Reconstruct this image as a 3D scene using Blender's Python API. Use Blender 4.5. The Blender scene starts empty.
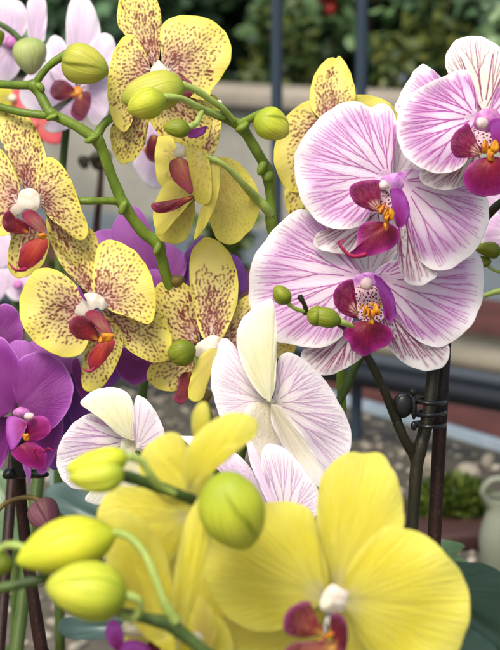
import bpy, math, random
import numpy as np
from mathutils import Vector
rng = np.random.default_rng(7)
random.seed(7)
SC = bpy.context.scene
COL = SC.collection
# ------------------------------------------------------------------ camera
PITCH = math.radians(12.0)
K = 0.25/650/0.6                       # tangent per photo pixel
RX = np.array([1., 0, 0]); FW = np.array([0, math.cos(PITCH), -math.sin(PITCH)]); UP = np.array([0, math.sin(PITCH), math.cos(PITCH)])
NEAR = [1.]                            # brings the nearest plant closer
def P(x, y, d):
    x = np.asarray(x, float); y = np.asarray(y, float); d = np.asarray(d, float)*NEAR[0]
    return (d[..., None]*FW + ((x-250)*K*d)[..., None]*RX - ((y-325)*K*d)[..., None]*UP)
cam = bpy.data.cameras.new("camera"); co = bpy.data.objects.new("camera", cam); COL.objects.link(co)
co.rotation_euler = (math.pi/2-PITCH, 0, 0)
cam.sensor_fit = 'VERTICAL'; cam.sensor_height = 24; cam.lens = 12/(325*K)
cam.clip_start = 0.02; cam.clip_end = 200
cam.dof.use_dof = True; cam.dof.focus_distance = 0.594; cam.dof.aperture_fstop = cam.lens/4.2
cam.dof.aperture_blades = 7
SC.camera = co
# ------------------------------------------------------------------ world and sun
w = bpy.data.worlds.new("World"); SC.world = w; w.use_nodes = True
nt = w.node_tree; nt.nodes.clear()
sky = nt.nodes.new('ShaderNodeTexSky'); sky.sky_type = 'NISHITA'; sky.sun_disc = False
SUN_EL, SUN_AZ = math.radians(58), math.radians(205)     # azimuth clockwise from +Y: behind the camera, to its left
sky.sun_elevation = SUN_EL; sky.sun_rotation = SUN_AZ; sky.dust_density = 6.0; sky.ozone_density = 1.0
bg = nt.nodes.new('ShaderNodeBackground'); bg.inputs[1].default_value = 0.145
wo = nt.nodes.new('ShaderNodeOutputWorld'); nt.links.new(sky.outputs[0], bg.inputs[0]); nt.links.new(bg.outputs[0], wo.inputs[0])
sl = bpy.data.lights.new("sun", 'SUN'); sl.energy = 2.3; sl.angle = math.radians(22); sl.color = (1, .95, .86)
so = bpy.data.objects.new("sun", sl); COL.objects.link(so)
sd = Vector((math.sin(SUN_AZ)*math.cos(SUN_EL), math.cos(SUN_AZ)*math.cos(SUN_EL), math.sin(SUN_EL)))
so.rotation_euler = sd.to_track_quat('Z', 'Y').to_euler(); so.location = sd*5
SC.view_settings.view_transform = 'Standard'; SC.view_settings.look = 'None'; SC.view_settings.gamma = 1
SC.view_settings.exposure = 0.26
# ------------------------------------------------------------------ materials
def srgb(r, g, b):
    return tuple((c/255/12.92 if c/255 <= .04045 else ((c/255+.055)/1.055)**2.4) for c in (r, g, b))+(1,)
class N:
    def __init__(s, name):
        s.m = bpy.data.materials.new(name); s.m.use_nodes = True; s.t = s.m.node_tree; s.t.nodes.clear()
        s.out = s.n('ShaderNodeOutputMaterial')
    def n(s, ty, **kw):
        x = s.t.nodes.new(ty)
        for k, v in kw.items(): setattr(x, k, v)
        return x
    def put(s, sock, v):
        if hasattr(v, 'is_linked') or hasattr(v, 'links'): s.t.links.new(v, sock)
        else: sock.default_value = v
    def attr(s, name, out='Fac'): return s.n('ShaderNodeAttribute', attribute_name=name).outputs[out]
    def ramp(s, fac, stops, interp='EASE'):
        r = s.n('ShaderNodeValToRGB'); r.color_ramp.interpolation = interp; e = r.color_ramp.elements
        while len(e) < len(stops): e.new(.5)
        for i, (p, c) in enumerate(stops): e[i].position = p; e[i].color = c
        s.put(r.inputs[0], fac); return r.outputs[0]
    def mix(s, f, a, b, bt='MIX'):
        x = s.n('ShaderNodeMix', data_type='RGBA', blend_type=bt); s.put(x.inputs[0], f); s.put(x.inputs[6], a); s.put(x.inputs[7], b); return x.outputs[2]
    def math(s, op, a, b=0., c=None):
        x = s.n('ShaderNodeMath', operation=op); s.put(x.inputs[0], a); s.put(x.inputs[1], b)
        if c is not None: s.put(x.inputs[2], c)
        return x.outputs[0]
    def noise(s, scale, vec=None, detail=3, rough=.5):
        x = s.n('ShaderNodeTexNoise'); x.inputs['Scale'].default_value = scale; x.inputs['Detail'].default_value = detail; x.inputs['Roughness'].default_value = rough
        if vec is not None: s.put(x.inputs['Vector'], vec)
        return x.outputs[0]
    def mapv(s, vec, sc):
        x = s.n('ShaderNodeMapping'); s.put(x.inputs[0], vec); x.inputs['Scale'].default_value = sc; return x.outputs[0]
    def obj(s): return s.n('ShaderNodeTexCoord').outputs['Object']
    def bump(s, h, strength, dist=.0005):
        x = s.n('ShaderNodeBump'); x.inputs['Strength'].default_value = strength; x.inputs['Distance'].default_value = dist; s.put(x.inputs['Height'], h); return x.outputs[0]
    def fin(s, col, rough=.5, normal=None, transl=0., spec=.4, sheen=0., coat=0., metal=0., tcol=None):
        p = s.n('ShaderNodeBsdfPrincipled'); s.put(p.inputs['Base Color'], col); s.put(p.inputs['Roughness'], rough)
        p.inputs['Specular IOR Level'].default_value = spec; p.inputs['Sheen Weight'].default_value = sheen
        p.inputs['Coat Weight'].default_value = coat; p.inputs['Metallic'].default_value = metal
        if normal is not None: s.put(p.inputs['Normal'], normal)
        o = p.outputs[0]
        if transl > 0:
            t = s.n('ShaderNodeBsdfTranslucent'); s.put(t.inputs[0], tcol if tcol is not None else col)
            if normal is not None: s.put(t.inputs['Normal'], normal)
            x = s.n('ShaderNodeMixShader'); x.inputs[0].default_value = transl
            s.t.links.new(o, x.inputs[1]); s.t.links.new(t.outputs[0], x.inputs[2]); o = x.outputs[0]
        s.t.links.new(o, s.out.inputs[0]); return s.m

def petal_mat(name, stops, pigcol, pigamt=1., wash=None, rough=.48, transl=.4, ribs=.35, fleck=.12, sheen=.08, tmix=.45):
    m = N(name); tt = m.attr('tt'); pig = m.attr('pig'); st = m.attr('st', 'Vector')
    c = m.ramp(tt, stops)
    big = m.noise(9, m.mapv(st, (1.3, 1.1, 1)), 2)
    c = m.mix(m.math('MULTIPLY', m.math('SUBTRACT', big, .4), fleck*4), c, m.mix(.5, c, stops[0][1]))
    if wash is not None:          # pigment wash that follows the ribs
        rib = m.noise(1, m.mapv(st, (26, 2.2, 1)), 2, .6)
        lo, hi, wc, wa = wash
        f = m.math('MULTIPLY', m.ramp(tt, [(0, (0, 0, 0, 1)), (lo, (1, 1, 1, 1)), (hi, (0, 0, 0, 1))]), m.math('MULTIPLY', rib, wa))
        c = m.mix(f, c, wc)
    pv = m.noise(700, m.obj(), 2)
    f = m.math('MULTIPLY', pig, m.math('MULTIPLY_ADD', pv, .5*pigamt, .68*pigamt)); 
    c = m.mix(m.math('MINIMUM', f, 1.), c, pigcol)
    fine = m.noise(1500, m.obj(), 2, .6)
    c = m.mix(m.math('MULTIPLY', fine, fleck), c, (1, 1, 1, 1), 'SOFT_LIGHT')
    tc = m.mix(tmix, c, (1, .99, .95, 1))
    h = m.math('ADD', m.math('MULTIPLY', m.noise(1, m.mapv(st, (60, 3, 1)), 3, .55), 1.), m.math('MULTIPLY', m.noise(2200, m.obj(), 1), .25))
    h = m.math('SUBTRACT', h, m.math('MULTIPLY', pig, .25))
    return m.fin(c, rough, m.bump(h, ribs, .0006), transl, .35, sheen, tcol=tc)

Wh = srgb(238, 232, 236)
M = {}
M['spotted'] = petal_mat('spotted_yellow_petal', [(0, srgb(250, 244, 232)), (.13, srgb(246, 234, 216)), (.25, srgb(236, 208, 170)), (.45, srgb(240, 224, 146)), (.8, srgb(243, 229, 124)), (1, srgb(243, 231, 98))], srgb(122, 44, 46), 1.3, wash=(.24, .7, srgb(184, 110, 96), .7), transl=.36)
M['spotted_back'] = petal_mat('yellow_petal_back', [(0, srgb(222, 220, 140)), (.4, srgb(224, 214, 104)), (1, srgb(236, 226, 100))], srgb(158, 112, 60), .6, wash=(.4, .95, srgb(190, 150, 80), .5), transl=.45)
M['striped'] = petal_mat('striped_pink_petal', [(0, srgb(232, 186, 226)), (.2, srgb(247, 226, 243)), (.45, srgb(252, 243, 250)), (.8, srgb(242, 216, 243)), (.95, srgb(254, 249, 252)), (1, srgb(255, 253, 254))], srgb(172, 36, 160), 1.3, wash=(.78, .97, srgb(214, 148, 220), .55), transl=.36, tmix=.6)
M['striped_sepal'] = petal_mat('striped_sepal', [(0, srgb(244, 234, 238)), (.5, srgb(250, 244, 242)), (1, srgb(254, 251, 250))], srgb(146, 16, 108), 1.3, wash=(.5, .9, srgb(236, 212, 236), .25), transl=.32)
M['striped_cream'] = petal_mat('cream_striped_sepal', [(0, srgb(248, 246, 236)), (.5, srgb(246, 240, 220)), (1, srgb(252, 250, 244))], srgb(140, 36, 108), 1.3, transl=.35)
M['white_back'] = petal_mat('white_petal_back', [(0, srgb(244, 236, 214)), (.25, srgb(248, 242, 238)), (.7, srgb(246, 239, 244)), (1, srgb(252, 249, 253))], srgb(166, 78, 172), 1., wash=(.6, .98, srgb(226, 204, 234), .5), transl=.42, ribs=.6)
M['green_white'] = petal_mat('greenish_white_sepal', [(0, srgb(244, 240, 210)), (.45, srgb(240, 238, 192)), (.85, srgb(248, 247, 226)), (1, srgb(254, 254, 248))], srgb(176, 182, 130), .6, transl=.42, ribs=.6)
M['tan_back'] = petal_mat('tan_sepal_back', [(0, srgb(238, 232, 192)), (.5, srgb(244, 238, 216)), (1, srgb(250, 246, 244))], srgb(160, 120, 130), .5, wash=(.4, .95, srgb(206, 190, 160), .6), transl=.35, ribs=.7)
M['purple'] = petal_mat('purple_petal', [(0, srgb(104, 18, 100)), (.35, srgb(124, 28, 120)), (.8, srgb(134, 38, 138)), (.95, srgb(152, 62, 164)), (1, srgb(196, 128, 208))], srgb(104, 12, 104), .8, wash=(.5, .98, srgb(100, 16, 104), .6), transl=.3, sheen=.15)
M['lavender'] = petal_mat('mauve_petal_back', [(0, srgb(160, 72, 165)), (.5, srgb(182, 96, 190)), (1, srgb(190, 110, 205))], srgb(140, 40, 140), .6, wash=(.5, .95, srgb(150, 56, 150), .6), transl=.35, sheen=.3)
M['violet'] = petal_mat('violet_petal', [(0, srgb(96, 28, 120)), (.6, srgb(118, 48, 152)), (1, srgb(140, 78, 180))], srgb(80, 20, 100), .6, transl=.3)
M['lilac'] = petal_mat('pale_lilac_petal', [(0, srgb(236, 214, 234)), (.5, srgb(242, 228, 242)), (1, srgb(248, 240, 249))], srgb(190, 140, 200), .6, wash=(.5, .95, srgb(200, 160, 212), .6), transl=.4)
M['yellow'] = petal_mat('plain_yellow_petal', [(0, srgb(253, 249, 224)), (.1, srgb(250, 242, 150)), (.25, srgb(250, 242, 88)), (.6, srgb(250, 242, 60)), (1, srgb(253, 247, 104))], srgb(232, 214, 40), .5, wash=(.5, .98, srgb(234, 212, 50), .45), transl=.55, fleck=.12, ribs=.9, tmix=.6)
M['magenta_lip'] = petal_mat('magenta_lip', [(0, srgb(206, 110, 30)), (.13, srgb(160, 36, 36)), (.32, srgb(116, 4, 48)), (.72, srgb(120, 6, 76)), (.92, srgb(146, 30, 118)), (1, srgb(176, 72, 152))], srgb(80, 2, 40), .8, wash=(.3, .7, srgb(136, 12, 50), .5), transl=.14, rough=.36, sheen=0., tmix=.1)
M['stripe_lip'] = petal_mat('striped_side_lobe', [(0, srgb(240, 200, 120)), (.25, srgb(226, 168, 160)), (.42, srgb(130, 12, 72)), (.85, srgb(108, 4, 70)), (1, srgb(144, 34, 120))], srgb(100, 2, 50), 1.2, transl=.14, rough=.38, sheen=0., tmix=.1)
M['mauve_lip'] = petal_mat('mauve_side_lobe', [(0, srgb(124, 12, 70)), (.4, srgb(146, 40, 132)), (.8, srgb(160, 72, 168)), (1, srgb(140, 40, 140))], srgb(118, 12, 90), .8, transl=.16, rough=.42, sheen=0., tmix=.1)
M['red_lip'] = petal_mat('red_lip', [(0, srgb(206, 96, 40)), (.25, srgb(176, 50, 44)), (.7, srgb(160, 38, 44)), (1, srgb(148, 40, 66))], srgb(120, 18, 30), .8, wash=(.4, .9, srgb(196, 84, 40), .6), transl=.16, rough=.4, sheen=0., tmix=.1)
M['red_lobe'] = petal_mat('dark_red_side_lobe', [(0, srgb(214, 140, 50)), (.3, srgb(124, 18, 34)), (.8, srgb(92, 6, 34)), (1, srgb(136, 40, 76))], srgb(100, 8, 34), .8, transl=.16, rough=.4, sheen=0., tmix=.1)
M['red_pale_lobe'] = petal_mat('veined_side_lobe', [(0, srgb(200, 110, 60)), (.4, srgb(178, 120, 110)), (.8, srgb(150, 60, 78)), (1, srgb(140, 40, 70))], srgb(128, 24, 60), .9, transl=.16, rough=.4, sheen=0., tmix=.1)
M['tendril'] = petal_mat('curled_tendril', [(0, srgb(150, 20, 70)), (1, srgb(150, 20, 70))], srgb(110, 6, 52), .5, transl=.1, sheen=0.)
M['plum_lip'] = petal_mat('plum_lip', [(0, srgb(200, 150, 60)), (.3, srgb(110, 16, 40)), (.8, srgb(84, 8, 40)), (1, srgb(120, 40, 90))], srgb(170, 110, 60), .6, transl=.14, rough=.4, sheen=0., tmix=.1)
M['purple_lip'] = petal_mat('purple_magenta_lip', [(0, srgb(150, 60, 70)), (.25, srgb(124, 8, 74)), (.8, srgb(140, 20, 104)), (1, srgb(160, 50, 140))], srgb(90, 2, 60), .8, transl=.16, rough=.4, sheen=0., tmix=.1)
M['brown_lobe'] = petal_mat('russet_side_lobe', [(0, srgb(190, 130, 80)), (.5, srgb(160, 80, 66)), (1, srgb(128, 40, 60))], srgb(110, 30, 40), .7, transl=.16, rough=.4, sheen=0., tmix=.1)

def col_mat(name, c0, c1, c2=None):
    m = N(name); n = m.noise(420, m.obj(), 3)
    c = m.ramp(n, [(.3, c0), (.55, c1), (.8, c2 or c1)])
    return m.fin(c, .38, m.bump(m.noise(900, m.obj(), 2), .15), .2, .4)
M['col_white'] = col_mat('white_column', srgb(222, 206, 184), srgb(240, 232, 216))
M['col_pink'] = col_mat('pink_column', srgb(214, 150, 186), srgb(196, 110, 190), srgb(222, 180, 214))
M['col_purple'] = col_mat('purple_column', srgb(186, 104, 190), srgb(210, 150, 214), srgb(226, 184, 224))
M['cap'] = col_mat('anther_cap', srgb(228, 186, 196), srgb(238, 214, 208))
M['col_yellow'] = col_mat('cream_column', srgb(238, 230, 190), srgb(244, 238, 214))
M['callus'] = col_mat('orange_callus', srgb(150, 40, 20), srgb(222, 150, 24), srgb(236, 176, 40))
M['callus_red'] = col_mat('orange_red_callus', srgb(206, 110, 24), srgb(226, 150, 40), srgb(150, 40, 20))
def throat_mat():
    m = N('dotted_throat'); v = m.n('ShaderNodeTexVoronoi'); v.inputs['Scale'].default_value = 1050; m.put(v.inputs['Vector'], m.obj())
    f = m.ramp(v.outputs['Distance'], [(.34, (1, 1, 1, 1)), (.5, (0, 0, 0, 1))])
    return m.fin(m.mix(f, srgb(228, 196, 206), srgb(104, 14, 58)), .5, None, .2)
M['throat'] = throat_mat()

def bud_mat(name, stops, groove, stripe):
    m = N(name); tt = m.attr('tt'); pig = m.attr('pig'); st = m.attr('st', 'Vector')
    c = m.ramp(tt, stops)
    rib = m.noise(1, m.mapv(st, (13, .8, 13)), 3, .6)
    c = m.mix(m.ramp(rib, [(.48, (0, 0, 0, 1)), (.58, (.8, .8, .8, 1))]), c, stripe)
    c = m.mix(m.math('MULTIPLY', m.ramp(m.noise(190, m.obj(), 5, .75), [(.45, (0, 0, 0, 1)), (.7, (1, 1, 1, 1))]), .5), c, stripe)
    c = m.mix(m.math('MULTIPLY', pig, .6), c, groove)
    h = m.math('ADD', rib, m.math('MULTIPLY', m.noise(1400, m.obj(), 2), .2))
    return m.fin(c, .46, m.bump(h, .2, .0006), .12, .3)
M['bud_yellow'] = bud_mat('yellow_green_bud', [(0, srgb(142, 164, 50)), (.3, srgb(190, 190, 76)), (.75, srgb(204, 200, 88)), (1, srgb(146, 164, 60))], srgb(112, 134, 34), srgb(176, 180, 66))
M['bud_pale'] = bud_mat('pale_green_bud', [(0, srgb(150, 170, 90)), (.5, srgb(190, 200, 130)), (1, srgb(206, 210, 160))], srgb(130, 150, 80), srgb(170, 182, 110))
M['bud_green'] = bud_mat('green_bud', [(0, srgb(96, 112, 26)), (.4, srgb(132, 144, 38)), (1, srgb(154, 162, 48))], srgb(66, 84, 18), srgb(104, 120, 28))
M['bud_lime'] = bud_mat('lime_bud', [(0, srgb(150, 170, 48)), (.35, srgb(200, 208, 62)), (.75, srgb(216, 217, 76)), (1, srgb(196, 202, 70))], srgb(110, 136, 26), srgb(172, 184, 50))
M['bud_yellowish'] = bud_mat('ripening_yellow_bud', [(0, srgb(186, 204, 50)), (.4, srgb(222, 218, 60)), (1, srgb(202, 214, 60))], srgb(150, 172, 36), srgb(206, 208, 50))
M['bud_brown'] = bud_mat('purple_brown_bud', [(0, srgb(110, 74, 78)), (.5, srgb(116, 66, 84)), (1, srgb(100, 50, 74))], srgb(60, 28, 44), srgb(128, 90, 84))
def stem_mat(name, a, b, c=None, sc=90, rough=.42):
    m = N(name); v = m.mapv(m.obj(), (1, 1, .35)); n = m.noise(sc, v, 4, .6)
    col = m.ramp(n, [(.32, a), (.6, b), (.8, c or b)])
    f = m.noise(1600, v, 2)
    col = m.mix(m.math('MULTIPLY', m.ramp(f, [(.55, (0, 0, 0, 1)), (.72, (1, 1, 1, 1))]), .3), col, srgb(90, 70, 40))
    return m.fin(col, rough, m.bump(m.math('ADD', n, m.math('MULTIPLY', f, .4)), .4, .0008), 0., .3)
M['stem'] = stem_mat('green_stem', srgb(84, 108, 32), srgb(116, 140, 48), srgb(126, 130, 62))
M['stem_light'] = stem_mat('light_green_pedicel', srgb(142, 166, 76), srgb(166, 186, 96))
M['stem_dark'] = stem_mat('dark_stem', srgb(26, 26, 16), srgb(38, 36, 22), srgb(58, 50, 32))
M['stem_mid'] = stem_mat('dark_green_stem', srgb(52, 72, 34), srgb(76, 98, 44), srgb(92, 96, 60))
M['stem_brown'] = stem_mat('maroon_cane', srgb(24, 11, 9), srgb(42, 19, 14), srgb(60, 30, 20), 60, .5)
M['stem_tan'] = stem_mat('brown_pedicel', srgb(98, 84, 40), srgb(120, 104, 52))
def plain(name, c, rough=.5, sc=30, amt=.35, metal=0., spec=.4, bump=.2):
    m = N(name); n = m.noise(sc, m.obj(), 4, .6)
    d = tuple(x*.55 for x in c[:3])+(1,)
    return m.fin(m.mix(m.math('MULTIPLY', n, amt*1.4), c, d), rough, m.bump(n, bump, .002), 0., spec, metal=metal)
M['black_plastic'] = plain('black_plastic', srgb(26, 28, 28), .3, 200)

# ------------------------------------------------------------------ object helpers
WPOS = {}
def thing(name, label, cat, pos, group=None):
    o = bpy.data.objects.new(name, None); COL.objects.link(o); o.location = Vector(pos); o.empty_display_size = .02
    o['label'] = label; o['category'] = cat
    if group: o['group'] = group
    WPOS[o] = np.array(pos, float); return o
def tag(o, label, cat, group=None):
    o['label'] = label; o['category'] = cat
    if group: o['group'] = group
    return o
def mk(name, V, loops, starts, mat, parent=None, attrs=None, origin=None, smooth=True, mats=None, matidx=None):
    V = np.asarray(V, float)
    org = np.array(origin if origin is not None else V.mean(0), float)
    me = bpy.data.meshes.new(name)
    me.vertices.add(len(V)); me.vertices.foreach_set('co', (V-org).astype(np.float32).ravel())
    loops = np.asarray(loops, np.int32).ravel(); starts = np.asarray(starts, np.int32)
    me.loops.add(len(loops)); me.loops.foreach_set('vertex_index', loops)
    me.polygons.add(len(starts)); me.polygons.foreach_set('loop_start', starts)
    if matidx is not None: me.polygons.foreach_set('material_index', np.asarray(matidx, np.int32))
    me.update(calc_edges=True)
    if smooth: me.polygons.foreach_set('use_smooth', np.ones(len(starts), bool))
    for k, v in (attrs or {}).items():
        v = np.asarray(v, np.float32)
        if v.ndim == 2: a = me.attributes.new(k, 'FLOAT_VECTOR', 'POINT'); a.data.foreach_set('vector', v.ravel())
        else: a = me.attributes.new(k, 'FLOAT', 'POINT'); a.data.foreach_set('value', v)
    for mm in (mats or [mat]): me.materials.append(mm)
    o = bpy.data.objects.new(name, me); COL.objects.link(o)
    if parent is not None: o.parent = parent; o.location = Vector(org-WPOS[parent])
    else: o.location = Vector(org)
    WPOS[o] = org
    return o
def cr_closed(pts, n=24):
    p = np.array(pts, float); m = len(p); out = []
    u = np.linspace(0, 1, n, endpoint=False)[:, None]
    for i in range(m):
        a, b, c, d = p[i-1], p[i], p[(i+1) % m], p[(i+2) % m]
        out.append(.5*((2*b)+(-a+c)*u+(2*a-5*b+4*c-d)*u*u+(-a+3*b-3*c+d)*u**3))
    return np.concatenate(out)
def cr_open(pts, n=10):
    p = np.array(pts, float); p = np.vstack([2*p[0]-p[1], p, 2*p[-1]-p[-2]]); out = []
    u = np.linspace(0, 1, n, endpoint=False)[:, None]
    for i in range(1, len(p)-2):
        a, b, c, d = p[i-1], p[i], p[i+1], p[i+2]
        out.append(.5*((2*b)+(-a+c)*u+(2*a-5*b+4*c-d)*u*u+(-a+3*b-3*c+d)*u**3))
    out.append(p[-2:-1]); return np.concatenate(out)
class Raster:
    RS = 3
    def __init__(s, lo, hi):
        s.lo = np.array(lo)-3; s.n = ((np.array(hi)+3-s.lo)*s.RS).astype(int)+2; s.a = np.zeros((s.n[1], s.n[0]), np.float32)
    def seg(s, p0, p1, r0, r1, v=1., soft=.45):
        p0 = np.asarray(p0, float); p1 = np.asarray(p1, float); rm = max(r0, r1)+soft+.4
        a = np.floor((np.minimum(p0, p1)-rm-s.lo)*s.RS).astype(int); b = np.ceil((np.maximum(p0, p1)+rm-s.lo)*s.RS).astype(int)
        a = np.maximum(a, 0); b = np.minimum(b, s.n)
        if (b <= a).any(): return
        X, Y = np.meshgrid(np.arange(a[0], b[0])/s.RS+s.lo[0], np.arange(a[1], b[1])/s.RS+s.lo[1])
        d = p1-p0; L = max((d**2).sum(), 1e-9)
        u = np.clip(((X-p0[0])*d[0]+(Y-p0[1])*d[1])/L, 0, 1)
        D = np.hypot(X-p0[0]-u*d[0], Y-p0[1]-u*d[1])-(r0+(r1-r0)*u)
        I = np.clip(.5-D/(2*soft), 0, 1)*v
        s.a[a[1]:b[1], a[0]:b[0]] = np.maximum(s.a[a[1]:b[1], a[0]:b[0]], I)
    def get(s, x, y):
        X = np.clip((x-s.lo[0])*s.RS, 0, s.n[0]-2); Y = np.clip((y-s.lo[1])*s.RS, 0, s.n[1]-2)
        i = X.astype(int); j = Y.astype(int); f = X-i; g = Y-j
        return (s.a[j, i]*(1-f)+s.a[j, i+1]*f)*(1-g)+(s.a[j+1, i]*(1-f)+s.a[j+1, i+1]*f)*g

def pat_veins(R, ST, n=7, branch=.5, w=.54, t0=.1, t1=.95, dots=90, lvl=3, v=1., gap=4.2, halo=.4):
    """main ribs fan out from the base and fork, each fork keeping to its own share of the margin"""
    def walk(s, t, a, b, w, l):
        c = (a+b)/2+rng.uniform(-.12, .12)*(b-a)
        A, B = ST(a, 1), ST(b, 1); span = math.hypot(*(A-B)); ln = math.hypot(*(ST(c, 1)-ST(c, 0)))
        can = span > gap*1.5 and l < 5 and ln > 25
        ts = t+rng.uniform(.07, .16)*(1.5 if l == 0 else 1.) if can else 2
        te = t1-rng.uniform(0, .05)-(rng.uniform(0, .14) if rng.random() < .4 else 0)
        p = ST(s, t)
        while t < te:
            if t >= ts and t < .86:
                m = a+(b-a)*rng.uniform(.38, .62)
                if rng.random() < branch+.4:
                    walk(s, t, a, m, w*.9, l+1); walk(s, t, m, b, w*.9, l+1); return
                ts = t+.1
            t2 = t+.02; s += (c-s)*.13+rng.normal(0, .0009)
            q = ST(s, t2); ww = w*(1-.3*max(0, (t-.6)/.4))*rng.uniform(.85, 1.12)
            R.seg(p, q, ww, ww, v*(1 if t < .8 else .85))
            if t > .3 and w > .4: R.seg(p, q, 1.1, 1.4, v*halo*min(1, (t-.3)*3), soft=1.6)
            p, t = q, t2
    for i in range(n):
        a = .02+.96*i/n; b = .02+.96*(i+1)/n
        walk(.5+((a+b)/2-.5)*.9, t0+rng.uniform(0, .12), a, b, w, 0)
    for _ in range(dots):
        t = .08+.42*rng.random()**1.3; s = rng.random(); p = ST(s, t); R.seg(p, p, .3, .3, .8*v)
def pat_stripes(R, ST, n=7, w=.6, t0=.15, t1=.95, v=1.):
    for i in range(n):
        s = .06+.88*(i+.5)/n; te = t1-rng.uniform(0, .15); t = t0+rng.uniform(0, .1); p = ST(s, t)
        while t < te:
            t += .03; q = ST(s+rng.normal(0, .001), t); R.seg(p, q, w*rng.uniform(.8, 1.15), w, v*rng.uniform(.75, 1)); p = q
def pat_spots(R, ST, cdf, tmax=.82, dmin=2.7, size=1., n=4200, dense=1.):
    pts = np.zeros((0, 2)); ph = rng.uniform(0, 6, 4)
    for _ in range(n):
        s = float(np.interp(rng.random(), cdf, np.linspace(0, 1, len(cdf)))); t = math.sqrt(rng.random())
        if t < .1 or t > .96: continue
        mod = .12*math.sin(s*17+ph[0])+.08*math.sin(s*31+ph[1])
        pr = np.clip((tmax+.13+mod-t)/.14, 0, 1)*dense
        if rng.random() > pr: continue
        p = ST(s, t)
        dm = dmin*1.1*(.78+.42*t)*rng.uniform(.85, 1.35)
        if len(pts) and ((pts-p)**2).sum(1).min() < dm*dm: continue
        pts = np.vstack([pts, p])
        q = ST(s, min(t+.05, 1)); a = math.atan2(q[1]-p[1], q[0]-p[0])+rng.normal(0, .45)
        L = rng.uniform(.3, 1.3+2.2*max(0, 1-t*1.15))*size; r = (.62+.36*(1-t)+rng.uniform(-.16, .28))*size
        f_ = math.exp(rng.normal(0, .3)); L *= f_; r *= f_**.6
        v = np.array([math.cos(a), math.sin(a)])*L*.6
        R.seg(p-v, p+v, r, r*.85, rng.uniform(.65, 1.), soft=.6)
        if rng.random() < .5*(1.1-t):
            b = a+rng.choice([-1, 1])*rng.uniform(.7, 1.3); e = p+v; R.seg(e, e+np.array([math.cos(b), math.sin(b)])*rng.uniform(1, 2.4)*size, r*.85, r*.7, .9)

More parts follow.
